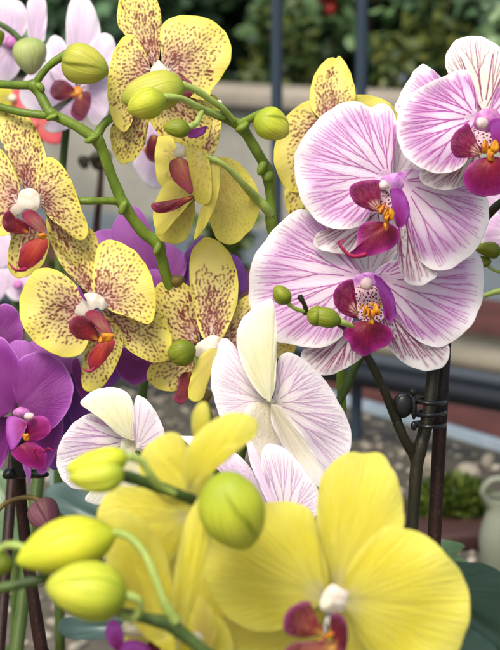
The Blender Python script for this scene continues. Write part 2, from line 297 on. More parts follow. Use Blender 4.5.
def blade(name, outline, base, d, mat, parent, tip=None, s1=0., s2=-.12, cup=-.18, ruf=.012, groove=.012, pat=None, step=1.6, thick=.0007, rings=None, wob=.016, kink=0., label=None, mats=None):
    """petal, sepal or lobe: its outline as seen from the front, given relief (slope s1, curl s2, cup, ruffled rim) and a real thickness"""
    base = np.array(base, float)
    o = cr_closed(outline); 
    i0 = int(((o-base)**2).sum(1).argmin()); o = np.roll(o, -i0, 0)
    oc = np.vstack([o, o[:1]]); seg = np.hypot(*np.diff(oc, axis=0).T); cum = np.concatenate([[0], np.cumsum(seg)]); per = cum[-1]
    Mn = max(40, int(per/step)); u = np.arange(Mn+1)/Mn*per
    ox = np.interp(u, cum, oc[:, 0]); oy = np.interp(u, cum, oc[:, 1])
    rad = np.hypot(ox-base[0], oy-base[1]); L = np.percentile(rad, 97)
    if tip is None: tip = np.array([ox[rad.argmax()], oy[rad.argmax()]])
    else: tip = np.array(tip, float)
    a = (tip-base)/np.linalg.norm(tip-base); b = np.array([-a[1], a[0]])
    s = np.arange(Mn+1)/Mn
    ph = rng.uniform(0, 6.28, 8)
    jag = 1+.0035*np.sin(s*60+ph[0])+.003*np.sin(s*97+ph[1]); ox = base[0]+(ox-base[0])*jag; oy = base[1]+(oy-base[1])*jag
    Rn = rings or max(10, int(L/step))
    t = np.arange(1, Rn+1)/Rn
    X = base[0]+t[:, None]*(ox-base[0])[None, :]; Y = base[1]+t[:, None]*(oy-base[1])[None, :]
    T = np.repeat(t[:, None], Mn+1, 1); S = np.repeat(s[None, :], Rn, 0)
    def relief(X, Y, T, S):
        x = ((X-base[0])*a[0]+(Y-base[1])*a[1])/L; y = ((X-base[0])*b[0]+(Y-base[1])*b[1])/L
        z = s1*x+s2*x*x+cup*y*y+kink*y
        z = z-groove*np.exp(-(y/.045)**2)*np.clip(1-x, 0, 1)
        z = z+ruf*T**4*(np.sin(S*38+ph[2])+.7*np.sin(S*23+ph[3]))
        z = z+wob*(np.sin(x*5+ph[4])*np.sin(y*6+ph[5])+.5*np.sin(x*11+y*9+ph[6])*T)
        return z*L*K*d
    Z = relief(X, Y, T, S)
    pig = np.zeros_like(X)
    if pat is not None:
        R = Raster((ox.min(), oy.min()), (ox.max(), oy.max()))
        def ST(ss, tt):
            ss = min(max(ss, 0), 1); return np.array([base[0]+tt*(np.interp(ss, s, ox)-base[0]), base[1]+tt*(np.interp(ss, s, oy)-base[1])])
        for kind, kw in (pat if isinstance(pat, list) else [pat]):
            if kind == 'veins': pat_veins(R, ST, **kw)
            elif kind == 'stripes': pat_stripes(R, ST, **kw)
            else:
                cr = np.abs((ox[:-1]-base[0])*np.diff(oy)-(oy[:-1]-base[1])*np.diff(ox)); cdf = np.concatenate([[0], np.cumsum(cr)]); cdf /= cdf[-1]
                pat_spots(R, ST, cdf, **kw)
        pig = R.get(X, Y)
    # front sheet
    F = np.concatenate([P(np.array([base[0]]), np.array([base[1]]), np.array([d-float(relief(base[0], base[1], 0., 0.))])), P(X[:, :-1], Y[:, :-1], d-Z[:, :-1]).reshape(-1, 3)])
    # back sheet, coarser rings
    jb = np.unique(np.linspace(0, Rn-1, min(Rn, 18)).astype(int)); nb = len(jb)
    Bz = d-Z[jb][:, :-1]+(thick*(1-.55*T[jb][:, :-1]**3))
    B = np.concatenate([P(np.array([base[0]]), np.array([base[1]]), np.array([d+thick])), P(X[jb][:, :-1], Y[jb][:, :-1], Bz).reshape(-1, 3)])
    def idx(off, nr):
        g = off+1+np.arange(nr*Mn).reshape(nr, Mn); nx = np.roll(g, -1, 1)
        tri = np.stack([np.full(Mn, off), g[0], nx[0]], 1)
        q = np.stack([g[:-1], g[1:], nx[1:], nx[:-1]], -1).reshape(-1, 4)
        return tri, q, g
    t1_, q1, g1 = idx(0, Rn); t2_, q2, g2 = idx(len(F), nb)
    t2_ = t2_[:, ::-1]; q2 = q2[:, ::-1]
    rim = np.stack([g1[-1], g2[-1], np.roll(g2[-1], -1), np.roll(g1[-1], -1)], 1)
    V = np.concatenate([F, B])
    tris = np.concatenate([t1_, t2_]); quads = np.concatenate([q1, q2, rim])
    loops = np.concatenate([tris.ravel(), quads.ravel()]); starts = np.concatenate([np.arange(len(tris))*3, len(tris)*3+np.arange(len(quads))*4])
    tt = np.concatenate([[0], T[:, :-1].ravel(), [0], T[jb][:, :-1].ravel()])
    pg = np.concatenate([[0], pig[:, :-1].ravel(), [0], pig[jb][:, :-1].ravel()*.25])
    ss = np.concatenate([[0], S[:, :-1].ravel(), [0], S[jb][:, :-1].ravel()])
    st = np.stack([np.abs(ss-.5)*2, tt, ph[7]+.8*np.sin(2*math.pi*ss)], 1)      # continuous across the seam
    ob = mk(name, V, loops, starts, M[mat], parent, dict(tt=tt, pig=pg, st=st), origin=P(base[0], base[1], d+0.0))
    if label: ob['label'] = label
    return ob

def tube_data(pts, seg=14, n=8, rough=.03):
    """pts: (px, py, depth, radius in photo px)"""
    p = cr_open(pts, n); C = P(p[:, 0], p[:, 1], p[:, 2]); r = p[:, 3]*K*p[:, 2]*NEAR[0]
    T = np.gradient(C, axis=0); T /= np.linalg.norm(T, axis=1)[:, None]
    up = np.array([0.31, .2, .93]); A = np.cross(T, up); A /= np.linalg.norm(A, axis=1)[:, None]; Bn = np.cross(T, A)
    th = np.arange(seg)/seg*2*math.pi; ph = rng.uniform(0, 6, 3)
    rr = r[:, None]*(1+rough*np.sin(2*th[None, :]+ph[0]+np.arange(len(r))[:, None]*.2)+rough*np.sin(np.arange(len(r))*.55+ph[1])[:, None])
    V = C[:, None]+rr[..., None]*(np.cos(th)[None, :, None]*A[:, None]+np.sin(th)[None, :, None]*Bn[:, None])
    m = len(C); g = np.arange(m*seg).reshape(m, seg); nx = np.roll(g, -1, 1)
    q = np.stack([g[:-1], nx[:-1], nx[1:], g[1:]], -1).reshape(-1, 4)
    V = V.reshape(-1, 3); V = np.vstack([V, C[:1]-T[:1]*r[0]*.5, C[-1:]+T[-1:]*r[-1]*.5])
    c0, c1 = len(V)-2, len(V)-1
    tr = np.concatenate([np.stack([np.full(seg, c0), nx[0], g[0]], 1), np.stack([np.full(seg, c1), g[-1], nx[-1]], 1)])
    return V, q, tr
def join_mesh(name, parts, mat, parent=None, attrs=None, **kw):
    Vs, Q, Tr, off = [], [], [], 0
    for V, q, t in parts: Vs.append(V); Q.append(np.asarray(q).reshape(-1, 4)+off); Tr.append(np.asarray(t).reshape(-1, 3)+off); off += len(V)
    Q = np.concatenate(Q); Tr = np.concatenate(Tr)
    return mk(name, np.vstack(Vs), np.concatenate([Tr.ravel(), Q.ravel()]), np.concatenate([np.arange(len(Tr))*3, len(Tr)*3+np.arange(len(Q))*4]), mat, parent, attrs, **kw)
def tubes(name, lists, mat, parent, label=None, **kw):
    o = join_mesh(name, [tube_data(l, **kw) for l in lists], M[mat], parent)
    if label: o['label'] = label
    return o
def bud(base, tip, wid, d, mat, parent, ped=None, pedmat='stem_light', lean=0., prof=(.55, .72), twist=.5, label=None, ph0=None, flat=1., gr=.075):
    b = P(base[0], base[1], d); e = P(tip[0], tip[1], d-lean); ax = e-b; L = np.linalg.norm(ax); ax /= L
    A = np.cross(ax, FW); A /= np.linalg.norm(A); B = np.cross(ax, A)
    nu, nv = 60, 96; u = (1-np.cos(np.linspace(0, math.pi, nu)))/2; th = np.arange(nv)/nv*2*math.pi
    R = wid*.5*K*d*NEAR[0]*np.sin(math.pi*u**prof[0])**prof[1]
    R *= 1/ (np.sin(math.pi*u**prof[0])**prof[1]).max()
    U, TH = np.meshgrid(u, th, indexing='ij'); p0 = rng.uniform(0, 6.28) if ph0 is None else ph0
    tw = TH+twist*(U-.5)+p0
    q = (tw % (2*math.pi/3)); q = np.minimum(q, 2*math.pi/3-q)
    g = np.exp(-(q/.06)**2)*np.clip(np.sin(math.pi*U)*1.6, 0, 1)
    qq = (tw % (2*math.pi/3))/(2*math.pi/3)
    lap = np.where(qq < .05, 1-qq/.05, (qq-.05)/.95)*np.clip(np.sin(math.pi*U)*1.5, 0, 1)
    RR = R[:, None]*(1-gr*.5*g+gr*1.7*(lap-.5)+.035*np.cos(3*(tw)+math.pi)+.022*np.sin(2*TH+p0)*np.sin(3*U+p0)+.004*np.sin(14*TH+3*U))
    bn = rng.uniform(-.035, .035, 2)*L*np.sin(math.pi*U)[..., None]
    V = b+bn[..., :1]*A+bn[..., 1:]*B+U[..., None]*ax*L+RR[..., None]*(np.cos(TH)[..., None]*A+flat*np.sin(TH)[..., None]*B)
    gi = np.arange(nu*nv).reshape(nu, nv); nx = np.roll(gi, -1, 1)
    qd = np.stack([gi[:-1], nx[:-1], nx[1:], gi[1:]], -1).reshape(-1, 4)
    st = np.stack([np.cos(TH)*1.2, U, np.sin(TH)*1.2], -1).reshape(-1, 3)
    o = join_mesh('bud', [(V.reshape(-1, 3), qd, np.zeros((0, 3), int))], M[mat], parent, dict(tt=U.ravel(), pig=g.ravel(), st=st), origin=b)
    if label: o['label'] = label
    if ped: tubes('pedicel', [ped], pedmat, o)
    return o
def blob_data(c, r, d, ax=(1, 1, 1), rot=0., noise=.08, nu=18, nv=24):
    """organic lump; c in photo px, r px, ax = size factors across / up / towards the camera"""
    u = np.linspace(0, math.pi, nu); th = np.arange(nv)/nv*2*math.pi; U, TH = np.meshgrid(u, th, indexing='ij'); ph = rng.uniform(0, 6, 4)
    R = r*(1+noise*(np.sin(2*TH+ph[0])*np.sin(U)*.7+np.sin(3*U+ph[1])*.5+np.sin(3*TH+2*U+ph[2])*np.sin(U)*.6))
    x = R*np.sin(U)*np.cos(TH)*ax[0]; y = R*np.cos(U)*ax[1]; z = R*np.sin(U)*np.sin(TH)*ax[2]
    X = c[0]+x*math.cos(rot)-y*math.sin(rot); Y = c[1]+x*math.sin(rot)+y*math.cos(rot)
    V = P(X, Y, d-z*K*d).reshape(-1, 3)
    g = np.arange(nu*nv).reshape(nu, nv); nx = np.roll(g, -1, 1)
    return V, np.stack([g[:-1], g[1:], nx[1:], nx[:-1]], -1).reshape(-1, 4), np.zeros((0, 3), int)
def lumps(name, specs, mat, parent, label=None):
    if name in ('stem_bract', 'stem_node') and len(specs) > 1:
        for q in specs: lumps(name, [q], mat, parent)
        return
    o = join_mesh(name, [blob_data(*s_[:3], **(s_[3] if len(s_) > 3 else {})) for s_ in specs], M[mat], parent)
    if label: o['label'] = label
    return o

def column(pl, outline, c, d, mat, label=None, dome=.55, **k):
    """the flower's own mesh: its column, a domed fleshy body with short arms"""
    o = blade('flower', outline, c, d, mat, pl, s2=-dome, cup=-dome, groove=0., wob=.03, ruf=.0, thick=.004, step=1.0, **k)
    if label: o['label'] = label
    return o
# ================================================================== ORCHIDS
BED = -0.50          # height of the gravel bed
def foot(x, d):      # where a plant stands on the bed
    p = P(x, 650, d); return np.array([p[0], p[1]-.03, BED])
def plant(name, label, cat, x, d, group=None): return thing(name, label, cat, foot(x, d), group)
def root(pts, pl):   # carries a stem on from its last point down into the plant's pot
    x, y, d, r = pts[-1]; f = WPOS[pl]; out = list(pts)
    return out
def to_pot(name, x, y, d, r, mat, pl, dx=0.):
    """lower stem, from a point of the picture down to the pot on the bed"""
    a = P(x, y, d); f = WPOS[pl]+np.array([dx, 0, .10]); m = (a+f)/2+np.array([0, .01, .0])
    C = cr_open([a, m, f], 12); n = len(C); th = np.arange(12)/12*2*math.pi; R = r*K*d*NEAR[0]
    V = (C[:, None]+R*np.stack([np.cos(th), np.sin(th), 0*th], 1)[None]).reshape(-1, 3)
    g = np.arange(n*12).reshape(n, 12); nx = np.roll(g, -1, 1)
    return V, np.stack([g[:-1], g[1:], nx[1:], nx[:-1]], -1).reshape(-1, 4), np.zeros((0, 3), int)
def stem(pl, lists, mat, low=None, name='stem'):
    parts = [tube_data(l) for l in lists]
    if low: parts += [to_pot('', *q, mat, pl) for q in low]
    return join_mesh(name, parts, M[mat], pl)
def pot(pl, mat, r=.055, h=.11):
    prof = [(.0, .004), (.7, 0), (.72, .005), (.98, h*.86), (1.06, h*.86), (1.08, h), (.98, h), (.95, h*.85), (0, h*.85)]
    n = 40; th = np.arange(n)/n*2*math.pi; o = WPOS[pl]
    V = np.concatenate([np.stack([o[0]+r*a*np.cos(th), o[1]+r*a*np.sin(th), o[2]+b+0*th], 1) for a, b in prof])
    g = np.arange(len(prof)*n).reshape(len(prof), n); nx = np.roll(g, -1, 1)
    q = np.stack([g[:-1], nx[:-1], nx[1:], g[1:]], -1).reshape(-1, 4)
    return mk('pot', V, q.ravel(), np.arange(len(q))*4, M[mat], pl)
M['pot'] = plain('terracotta_pot', srgb(150, 84, 58), .7); M['pot_clear'] = plain('grey_pot', srgb(120, 122, 118), .5)
def flower(pl, specs, mat, label=None): return lumps('flower', specs, mat, pl, label)

SP = lambda **k: ('spots', k)
VN = lambda **k: ('veins', k)
ST_ = lambda **k: ('stripes', k)
FINE = dict(step=.95)

# ---------------------------------------------------------------- pink striped orchid on the right
pk = plant('striped_orchid', 'white orchid with magenta veined petals and crimson lips, tied to the maroon cane', 'orchid', 424, .615)
stem(pk, [
    [(434, 352, .622, 6.4), (433, 372, .620, 6.4), (431, 395, .619, 6.6), (428.5, 414, .618, 6.8), (424, 434, .617, 7.2), (419, 452, .616, 7.2), (416, 474, .616, 6.6), (413, 520, .616, 6), (412, 560, .616, 5.8), (411, 660, .616, 5.8)],
    [(416, 468, .616, 4.4), (413, 454, .616, 5.4), (405, 440, .613, 5), (398, 424, .612, 4.8), (396, 418, .612, 5.2), (383, 388, .610, 4.4), (372, 365, .608, 4.2), (363, 350, .606, 4.0), (352, 334, .598, 3.8), (340, 324, .580, 3.6), (328, 318.5, .572, 3.4), (318, 316, .570, 3.0), (307, 313, .569, 2.8), (304, 312, .569, 3)],
    [(306, 313, .569, 2.6), (305, 306, .568, 2.4), (302, 300, .567, 2.6), (300, 297, .567, 3.2), (299, 296, .567, 2.6)],
    [(434, 355, .622, 6.0), (440, 320, .626, 5.5), (448, 290, .630, 5), (462, 255, .632, 4.6), (482, 222, .630, 4.4), (505, 200, .625, 4.2), (530, 190, .62, 4)],
], 'stem_dark', [(411, 658, .616, 5.8)])
pot(pk, 'pot')
def striped(base, o, d, nm='petal', m='striped', pat=None, **k):
    return (nm, o, base, d, m, pat or VN(), k)
def put(fl, rows):
    for nm, o, b, d, m, pat, k in rows: blade(nm, o, b, d, m, fl, pat=pat, **k)
# flower A, the lower one
fA = column(pk, [(353, 288), (354, 279), (359, 274), (368, 272.5), (377, 274), (384, 281), (388, 291), (384, 293), (379, 289), (372, 284), (365, 281), (359, 284)], (369, 278), .588, 'col_purple', 'lower of the two full striped flowers')
put(fA, [
 striped((362, 276), [(357, 270), (345, 250), (325, 225), (305, 210), (290, 214), (270, 234), (254, 257), (249, 280), (250, 305), (258, 325), (275, 341), (300, 346), (320, 348), (337, 341), (350, 326), (357, 305), (360, 285)], .600, pat=VN(n=10, branch=.55), s1=-.02, s2=-.14, cup=-.06, tip=(249, 285), kink=.10, **FINE),
 striped((376, 278), [(376, 270), (400, 258), (440, 244), (470, 247), (482, 262), (484, 288), (477, 316), (463, 334), (445, 346), (426, 345), (406, 330), (390, 306), (380, 288)], .603, pat=VN(n=10, branch=.5), s1=-.05, s2=-.12, cup=-.10, tip=(478, 315), kink=-.08, **FINE),
 striped((368, 280), [(361, 276), (352, 262), (338, 236), (343, 208), (370, 196), (395, 214), (400, 243), (388, 266), (375, 277)], .606, 'sepal', 'striped_sepal', VN(n=7, branch=.35, w=.45, dots=30, v=.6), s1=-.08, s2=-.1, **FINE),
 striped((356, 326), [(350, 331), (338, 338), (320, 346), (303, 350), (302, 362), (312, 373), (330, 375), (350, 366), (362, 357), (368, 342)], .606, 'sepal', 'striped_sepal', VN(n=6, branch=.6, w=.7, dots=40), s1=-.1, tip=(304, 366), **FINE),
 striped((378, 296), [(381, 292), (396, 304), (412, 330), (430, 345), (447, 345), (450, 352), (445, 365), (431, 371), (411, 367), (396, 356), (384, 340), (378, 315)], .605, 'sepal', 'striped_sepal', [VN(n=6, branch=.6, w=.75, dots=60), SP(tmax=.6, dmin=2.3, size=.75, n=1500)], s1=-.08, tip=(446, 366), **FINE),
])
blade('side_lobe', [(357, 318), (350, 317), (340, 312), (334, 303), (334, 292), (341, 283), (352, 279), (354, 286), (353, 298), (356, 308)], (358, 314), .585, 'stripe_lip', fA, s1=.35, s2=-.1, cup=-.5, pat=ST_(n=7, w=.5, t0=.05, t1=.7), step=1.1)
blade('side_lobe', [(385, 318), (392, 322), (396, 312), (394.5, 298), (389, 287), (381, 278), (374, 275), (376, 281), (381, 288), (384, 298), (383, 310)], (387, 319), .585, 'mauve_lip', fA, s1=.3, s2=-.15, cup=-.3, step=1.2)
blade('throat', [(356, 282), (366, 290), (378, 284), (385, 292), (387, 306), (384, 318), (372, 324), (360, 320), (355, 306)], (371, 318), .596, 'throat', fA, s1=-.1, cup=.2, step=1.6)
blade('lip', [(361, 321), (352, 323), (344, 330), (343, 337), (349, 343), (352, 350), (359, 354), (364, 356.5), (370, 354), (378, 350), (388, 345), (393, 336), (390, 328), (380, 323)], (369, 321), .580, 'magenta_lip', fA, s1=.35, s2=-.55, cup=-.45, ruf=.03, step=1.0, wob=.03, pat=ST_(n=12, w=.4, t0=.1, v=.8))
lumps('callus', [((365.5, 311), 3.8, .574, dict(ax=(.7, 1.7, 1), rot=.25, noise=.25)), ((369, 313), 2.6, .573, dict(ax=(.7, 1.6, 1), noise=.3)), ((376.5, 310), 3.8, .574, dict(ax=(.75, 1.6, 1), rot=-.2, noise=.25)), ((373.5, 314), 2.6, .573, dict(ax=(.7, 1.6, 1), noise=.3)), ((371.5, 320), 3, .575, dict(ax=(.8, 1.6, 1), noise=.3)), ((362, 306), 2.2, .576, dict(ax=(.5, 2, 1), rot=.5)), ((380, 305), 2.2, .576, dict(ax=(.5, 1.8, 1), rot=-.4)), ((371, 304), 2., .577, dict(noise=.3))], 'callus', fA)
lumps('anther_cap', [((366.5, 284), 6.6, .582, dict(ax=(1, .95, 1)))], 'cap', fA)
lumps('stigma', [((384, 297), 4.4, .588, dict(ax=(.7, 2.0, .5), rot=.12))], 'bud_pale', fA)
# flower B, above it
fB = column(pk, [(379, 188), (380, 180), (386, 175), (394, 173), (403, 172), (407, 176), (402, 180), (404, 186), (398, 190), (391, 187), (385, 190)], (393, 180), .571, 'col_purple', 'upper of the two full striped flowers')
put(fB, [
 striped((391, 179), [(391, 170), (392, 158), (396, 140), (396, 119), (390, 107), (380, 103.5), (370, 107), (357, 101), (342, 103.5), (326, 112), (310, 129), (298, 146), (294, 165), (297, 186), (304, 205), (315, 219), (331, 228), (350, 229), (365, 222), (377, 205), (386, 190)], .585, pat=VN(n=11, branch=.55), s1=-.03, s2=-.12, cup=-.08, tip=(297, 150), kink=.08, **FINE),
 striped((400, 180), [(401, 174), (412, 168), (440, 173), (475, 185), (488, 200), (488, 224), (478, 247), (461, 263), (441, 271), (423, 264), (412, 243), (405, 212)], .588, pat=VN(n=9, branch=.5), s1=-.02, s2=-.12, cup=-.14, tip=(475, 250), kink=-.1, **FINE),
 striped((396, 178), [(393, 168), (392, 150), (394, 125), (408, 112), (424, 126), (430, 150), (418, 168), (405, 176)], .592, 'sepal', 'striped_sepal', VN(n=6, branch=.3, w=.4, dots=20, v=.5), **FINE),
 striped((400, 200), [(398, 206), (397, 235), (398, 262), (405, 281), (415, 286), (426, 284), (437, 276), (434, 266), (424, 255), (416, 235), (411, 212), (406, 203)], .591, 'sepal', 'striped_sepal', [VN(n=5, branch=.6, w=.75, dots=30), SP(tmax=.5, dmin=2.3, size=.7, n=900)], s1=-.04, tip=(420, 286), **FINE),
 striped((378, 212), [(370, 216), (355, 228), (332, 229), (319, 232), (313, 244), (324, 251), (345, 254), (365, 251), (376, 240), (382, 222)], .592, 'sepal', 'striped_sepal', VN(n=6, branch=.6, w=.65), s1=-.06, tip=(314, 243), **FINE),
])
blade('side_lobe', [(377, 212), (366, 209), (356, 204), (350, 195), (350, 187), (357, 182), (368, 180), (379, 180), (381, 186), (380, 196), (381, 206)], (380, 211), .570, 'stripe_lip', fB, s1=.25, s2=-.1, cup=-.35, pat=ST_(n=8, w=.5, t0=.05, t1=.62), step=1.1)
blade('side_lobe', [(396, 225), (393, 212), (391, 198), (390, 190), (395, 187), (403, 191), (408, 201), (410, 211), (407, 222), (401, 228)], (398, 227), .568, 'mauve_lip', fB, s1=.4, s2=-.2, cup=-.3, step=1.1)
blade('lip', [(385, 222), (372, 221), (362, 224), (357, 232), (357, 243), (354, 250), (349, 253), (350, 257), (362, 257.5), (378, 254), (391, 249), (399, 240), (399, 231), (393, 225)], (386, 225), .566, 'magenta_lip', fB, s1=.3, s2=-.45, cup=-.35, ruf=.02, step=1.1, pat=ST_(n=8, w=.35, t0=.2, v=.5), tip=(345, 250))
lumps('callus', [((382, 209), 4, .560, dict(ax=(.75, 1.5, 1), rot=.5, noise=.25)), ((386, 212), 3, .559, dict(ax=(.7, 1.7, 1), rot=.3, noise=.3)), ((391, 214), 3.6, .560, dict(ax=(.75, 1.7, 1), rot=-.1, noise=.25)), ((387, 219), 3, .559, dict(ax=(.8, 1.5, 1), noise=.3)), ((386, 226), 2.6, .560, dict(ax=(.7, 1.8, 1), noise=.3)), ((378, 207), 2, .562, dict(ax=(.5, 1.8, 1), rot=.8))], 'callus', fB)
lumps('anther_cap', [((384, 185), 5.2, .563, {})], 'cap', fB)
tubes('tendril', [[(366, 254, .562, 2.4), (356, 256.5, .561, 2.2), (348, 254, .561, 1.9), (342, 248, .561, 1.6), (339, 243, .561, 1.4), (341, 240.5, .561, 1.1), (345, 241, .561, .7)]], 'tendril', fB, seg=10)
blade('throat', [(378, 192), (385, 190), (390, 195), (393, 210), (392, 220), (384, 218), (378, 206)], (386, 217), .574, 'throat', fB, step=1.6)
# flower C, top right, cut by the frame
fC = column(pk, [(474, 126), (475, 117), (481, 110), (490, 108), (498, 111), (500, 120), (494, 128), (486, 132), (479, 131)], (487, 118), .562, 'col_pink', 'striped flower at the upper right edge with a cream striped sepal')
put(fC, [
 striped((479, 117), [(478, 106), (475, 88), (469, 72), (459, 70), (444, 76), (425, 85), (409, 96), (399, 110), (396.5, 128), (400, 148), (411, 162), (430, 172), (449, 173), (463, 166), (469, 155), (470, 140), (476, 126)], .572, pat=VN(n=11, branch=.55, w=.68), s1=-.02, s2=-.15, cup=-.05, tip=(397, 135), **FINE),
 striped((484, 114), [(474, 102), (465, 82), (452, 78), (446, 68), (446, 55), (454, 42), (468, 36), (484, 37.5), (500, 47), (512, 60), (514, 84), (500, 104)], .576, 'sepal', 'striped_cream', [ST_(n=9, w=.7, t0=.2, t1=.92), VN(n=5, branch=.5, w=.5, dots=15)], s1=-.05, cup=-.25, **FINE),
 striped((470, 122), [(455, 112), (448, 88), (440, 76), (430, 67.5), (421, 64.5), (410, 77), (398, 99), (396, 112), (415, 125), (440, 130)], .579, 'sepal', 'striped', VN(n=8, branch=.5), s1=-.06, tip=(415, 68), **FINE),
 striped((485, 120), [(492, 100), (505, 80), (530, 70), (550, 100), (545, 140), (520, 160), (500, 150), (490, 132)], .572, pat=VN(n=8), s1=-.02, **FINE),
 striped((476, 150), [(470, 158), (455, 166), (435, 170), (421, 171), (420, 180), (432, 188), (450, 190), (466, 184), (480, 172), (484, 158)], .578, 'sepal', 'striped_cream', VN(n=6, branch=.6, w=.7), s1=-.06, tip=(422, 178), **FINE),
])
blade('side_lobe', [(478, 156), (468, 158), (456, 157), (450.5, 147), (453, 135), (460, 128), (468, 123), (472, 132), (476, 142), (483, 150)], (482, 154), .558, 'stripe_lip', fC, s1=.25, cup=-.35, pat=ST_(n=8, w=.5, t0=.05, t1=.6), step=1.1)
blade('side_lobe', [(496, 150), (491, 135), (490, 122), (497, 118), (510, 122), (512, 140), (504, 152)], (498, 150), .556, 'mauve_lip', fC, s1=.3, step=1.4)
blade('lip', [(490, 157), (476, 160), (467, 168), (463, 180), (468, 190), (478, 196), (490, 196), (505, 192), (515, 180), (512, 165), (502, 158)], (491, 158), .553, 'magenta_lip', fC, s1=.3, s2=-.5, cup=-.35, step=1.1)
lumps('callus', [((485, 147), 4.6, .552, dict(ax=(.8, 1.5, 1), noise=.22)), ((495, 147), 4.8, .552, dict(ax=(.8, 1.5, 1), noise=.2)), ((491, 155), 3.6, .552, dict(ax=(1, 1.6, 1), noise=.25))], 'callus', fC)
lumps('anther_cap', [((482, 123), 6, .550, {})], 'cap', fC)
blade('throat', [(474, 128), (485, 126), (496, 132), (498, 145), (490, 154), (480, 150)], (488, 150), .564, 'throat', fC, step=1.6)
# white flower behind, only its pale rim shows at the right edge
fD = flower(pk, [((520, 225), 8, .655)], 'col_pink')
blade('petal', [(515, 232), (495, 212), (483, 222), (479, 237), (487, 250), (505, 252)], (520, 236), .650, 'striped', fD, pat=VN(n=7, w=.4, v=.4), step=1.4, label='pale petal edge showing behind the stem')
blade('petal', [(515, 205), (498, 184), (480, 190), (474, 204), (478, 216), (500, 214)], (520, 210), .652, 'striped', fD, pat=VN(n=7, w=.4, v=.4), step=1.4)
bud((324, 317.5), (307, 314), 21, .566, 'bud_green', pk, lean=-.002, prof=(.85, .62), gr=.05)
_b = bud((341, 322), (307.5, 313), 20, .567, 'bud_green', pk, prof=(.9, .6), ped=[(352, 326, .572, 2.4), (344, 323, .569, 3), (338, 320, .568, 4)], gr=.05)
bud((289, 303), (275, 286), 18, .562, 'bud_green', pk, ped=[(305, 312, .569, 2.2), (296, 309, .566, 2.2), (290, 305, .564, 2.4), (287, 301, .563, 3)], prof=(.85, .55), gr=.05)
bud((500, 252), (473, 248), 17, .640, 'bud_green', pk, ped=[(520, 256, .642, 2.4), (508, 254, .641, 2.4), (497, 252, .640, 3)], gr=.05)
bud((488, 266), (481, 256), 12, .642, 'bud_green', pk, ped=[(500, 272, .644, 1.8), (492, 269, .643, 1.8), (487, 264, .642, 2)], gr=.05)
tubes('pedicel', [[(478, 298, .66, 2.2), (486, 295, .66, 2.6), (500, 291, .66, 3), (520, 288, .66, 3)]], 'stem_light', pk)
tubes('side_stem', [[(372, 345, .66, 4), (358, 362, .66, 4.2), (351, 376, .66, 4.8), (346, 388, .66, 4.6), (338, 404, .66, 4), (325, 440, .66, 4), (318, 480, .66, 4)]], 'stem_mid', pk)
# cane and clip
kx = [(444, 352, .630, 6.6), (442, 372, .630, 6.6), (440, 400, .630, 6.8), (437, 440, .630, 6.8), (434, 490, .630, 7), (432, 550, .630, 7), (430, 600, .630, 7), (428, 660, .630, 7)]
a = P(445, 330, .631); b_ = P(428, 660, .629); dirv = (b_-a)/np.linalg.norm(b_-a); c_ = a+dirv*((BED+.03-a[2])/dirv[2])
def rod(name, a, b, r, mat, label=None, cat=None, parent=None, seg=20, taper=1.):
    n = 14; u = np.linspace(0, 1, n)[:, None]; C = a+(b-a)*u; T = (b-a)/np.linalg.norm(b-a); A = np.cross(T, [0, 1, .1]); 
    if np.linalg.norm(A) < .1: A = np.cross(T, [1, 0, 0.])
    A /= np.linalg.norm(A); B = np.cross(T, A)
    th = np.arange(seg)/seg*2*math.pi; rr = r*(1+(taper-1)*u)
    V = C[:, None]+rr[:, None]*(np.cos(th)[None, :, None]*A+np.sin(th)[None, :, None]*B); g = np.arange(n*seg).reshape(n, seg); nx = np.roll(g, -1, 1)
    V = np.vstack([V.reshape(-1, 3), C[:1], C[-1:]]); q = np.stack([g[:-1], nx[:-1], nx[1:], g[1:]], -1).reshape(-1, 4)
    tr = np.concatenate([np.stack([np.full(seg, len(V)-2), nx[0], g[0]], 1), np.stack([np.full(seg, len(V)-1), g[-1], nx[-1]], 1)])
    o = join_mesh(name, [(V, q, tr)], M[mat], parent)
    if label: tag(o, label, cat)
    return o
rod('plant_cane', a, c_, 7*K*.63, 'stem_brown', 'smooth maroon brown cane standing beside the dark stem of the striped orchid', 'plant cane')
clip = thing('stem_clip', 'small black spring clip with a round knob holding stem and cane together', 'clip', P(425, 400, .62))
rings = []
for y0, tl in ((401, .5), (413, -.3), (424.5, .3)):
    th = np.linspace(0, 2*math.pi, 26); pts = [(429.5+15.5*math.cos(t_), y0+2.4*math.sin(t_)+tl*2*math.cos(t_), .620-.0120*math.sin(t_), 2.2) for t_ in th]
    rings.append(tube_data(pts, seg=8, n=3, rough=0))
join_mesh('wire_coil', rings, M['black_plastic'], clip)
lumps('knob', [((403, 405), 13, .612, dict(ax=(.78, 1, .38), noise=.02)), ((403, 405), 9.5, .607, dict(ax=(.78, 1, .3), noise=.03))], 'black_plastic', clip)
lumps('hinge', [((414, 406), 6, .612, dict(ax=(.55, 2.3, .8), noise=.04)), ((413, 392), 3.4, .610, dict(ax=(1, 1, 1), noise=.04)), ((414, 426), 3.2, .611, dict(ax=(1, 1.5, 1), noise=.04))], 'black_plastic', clip)

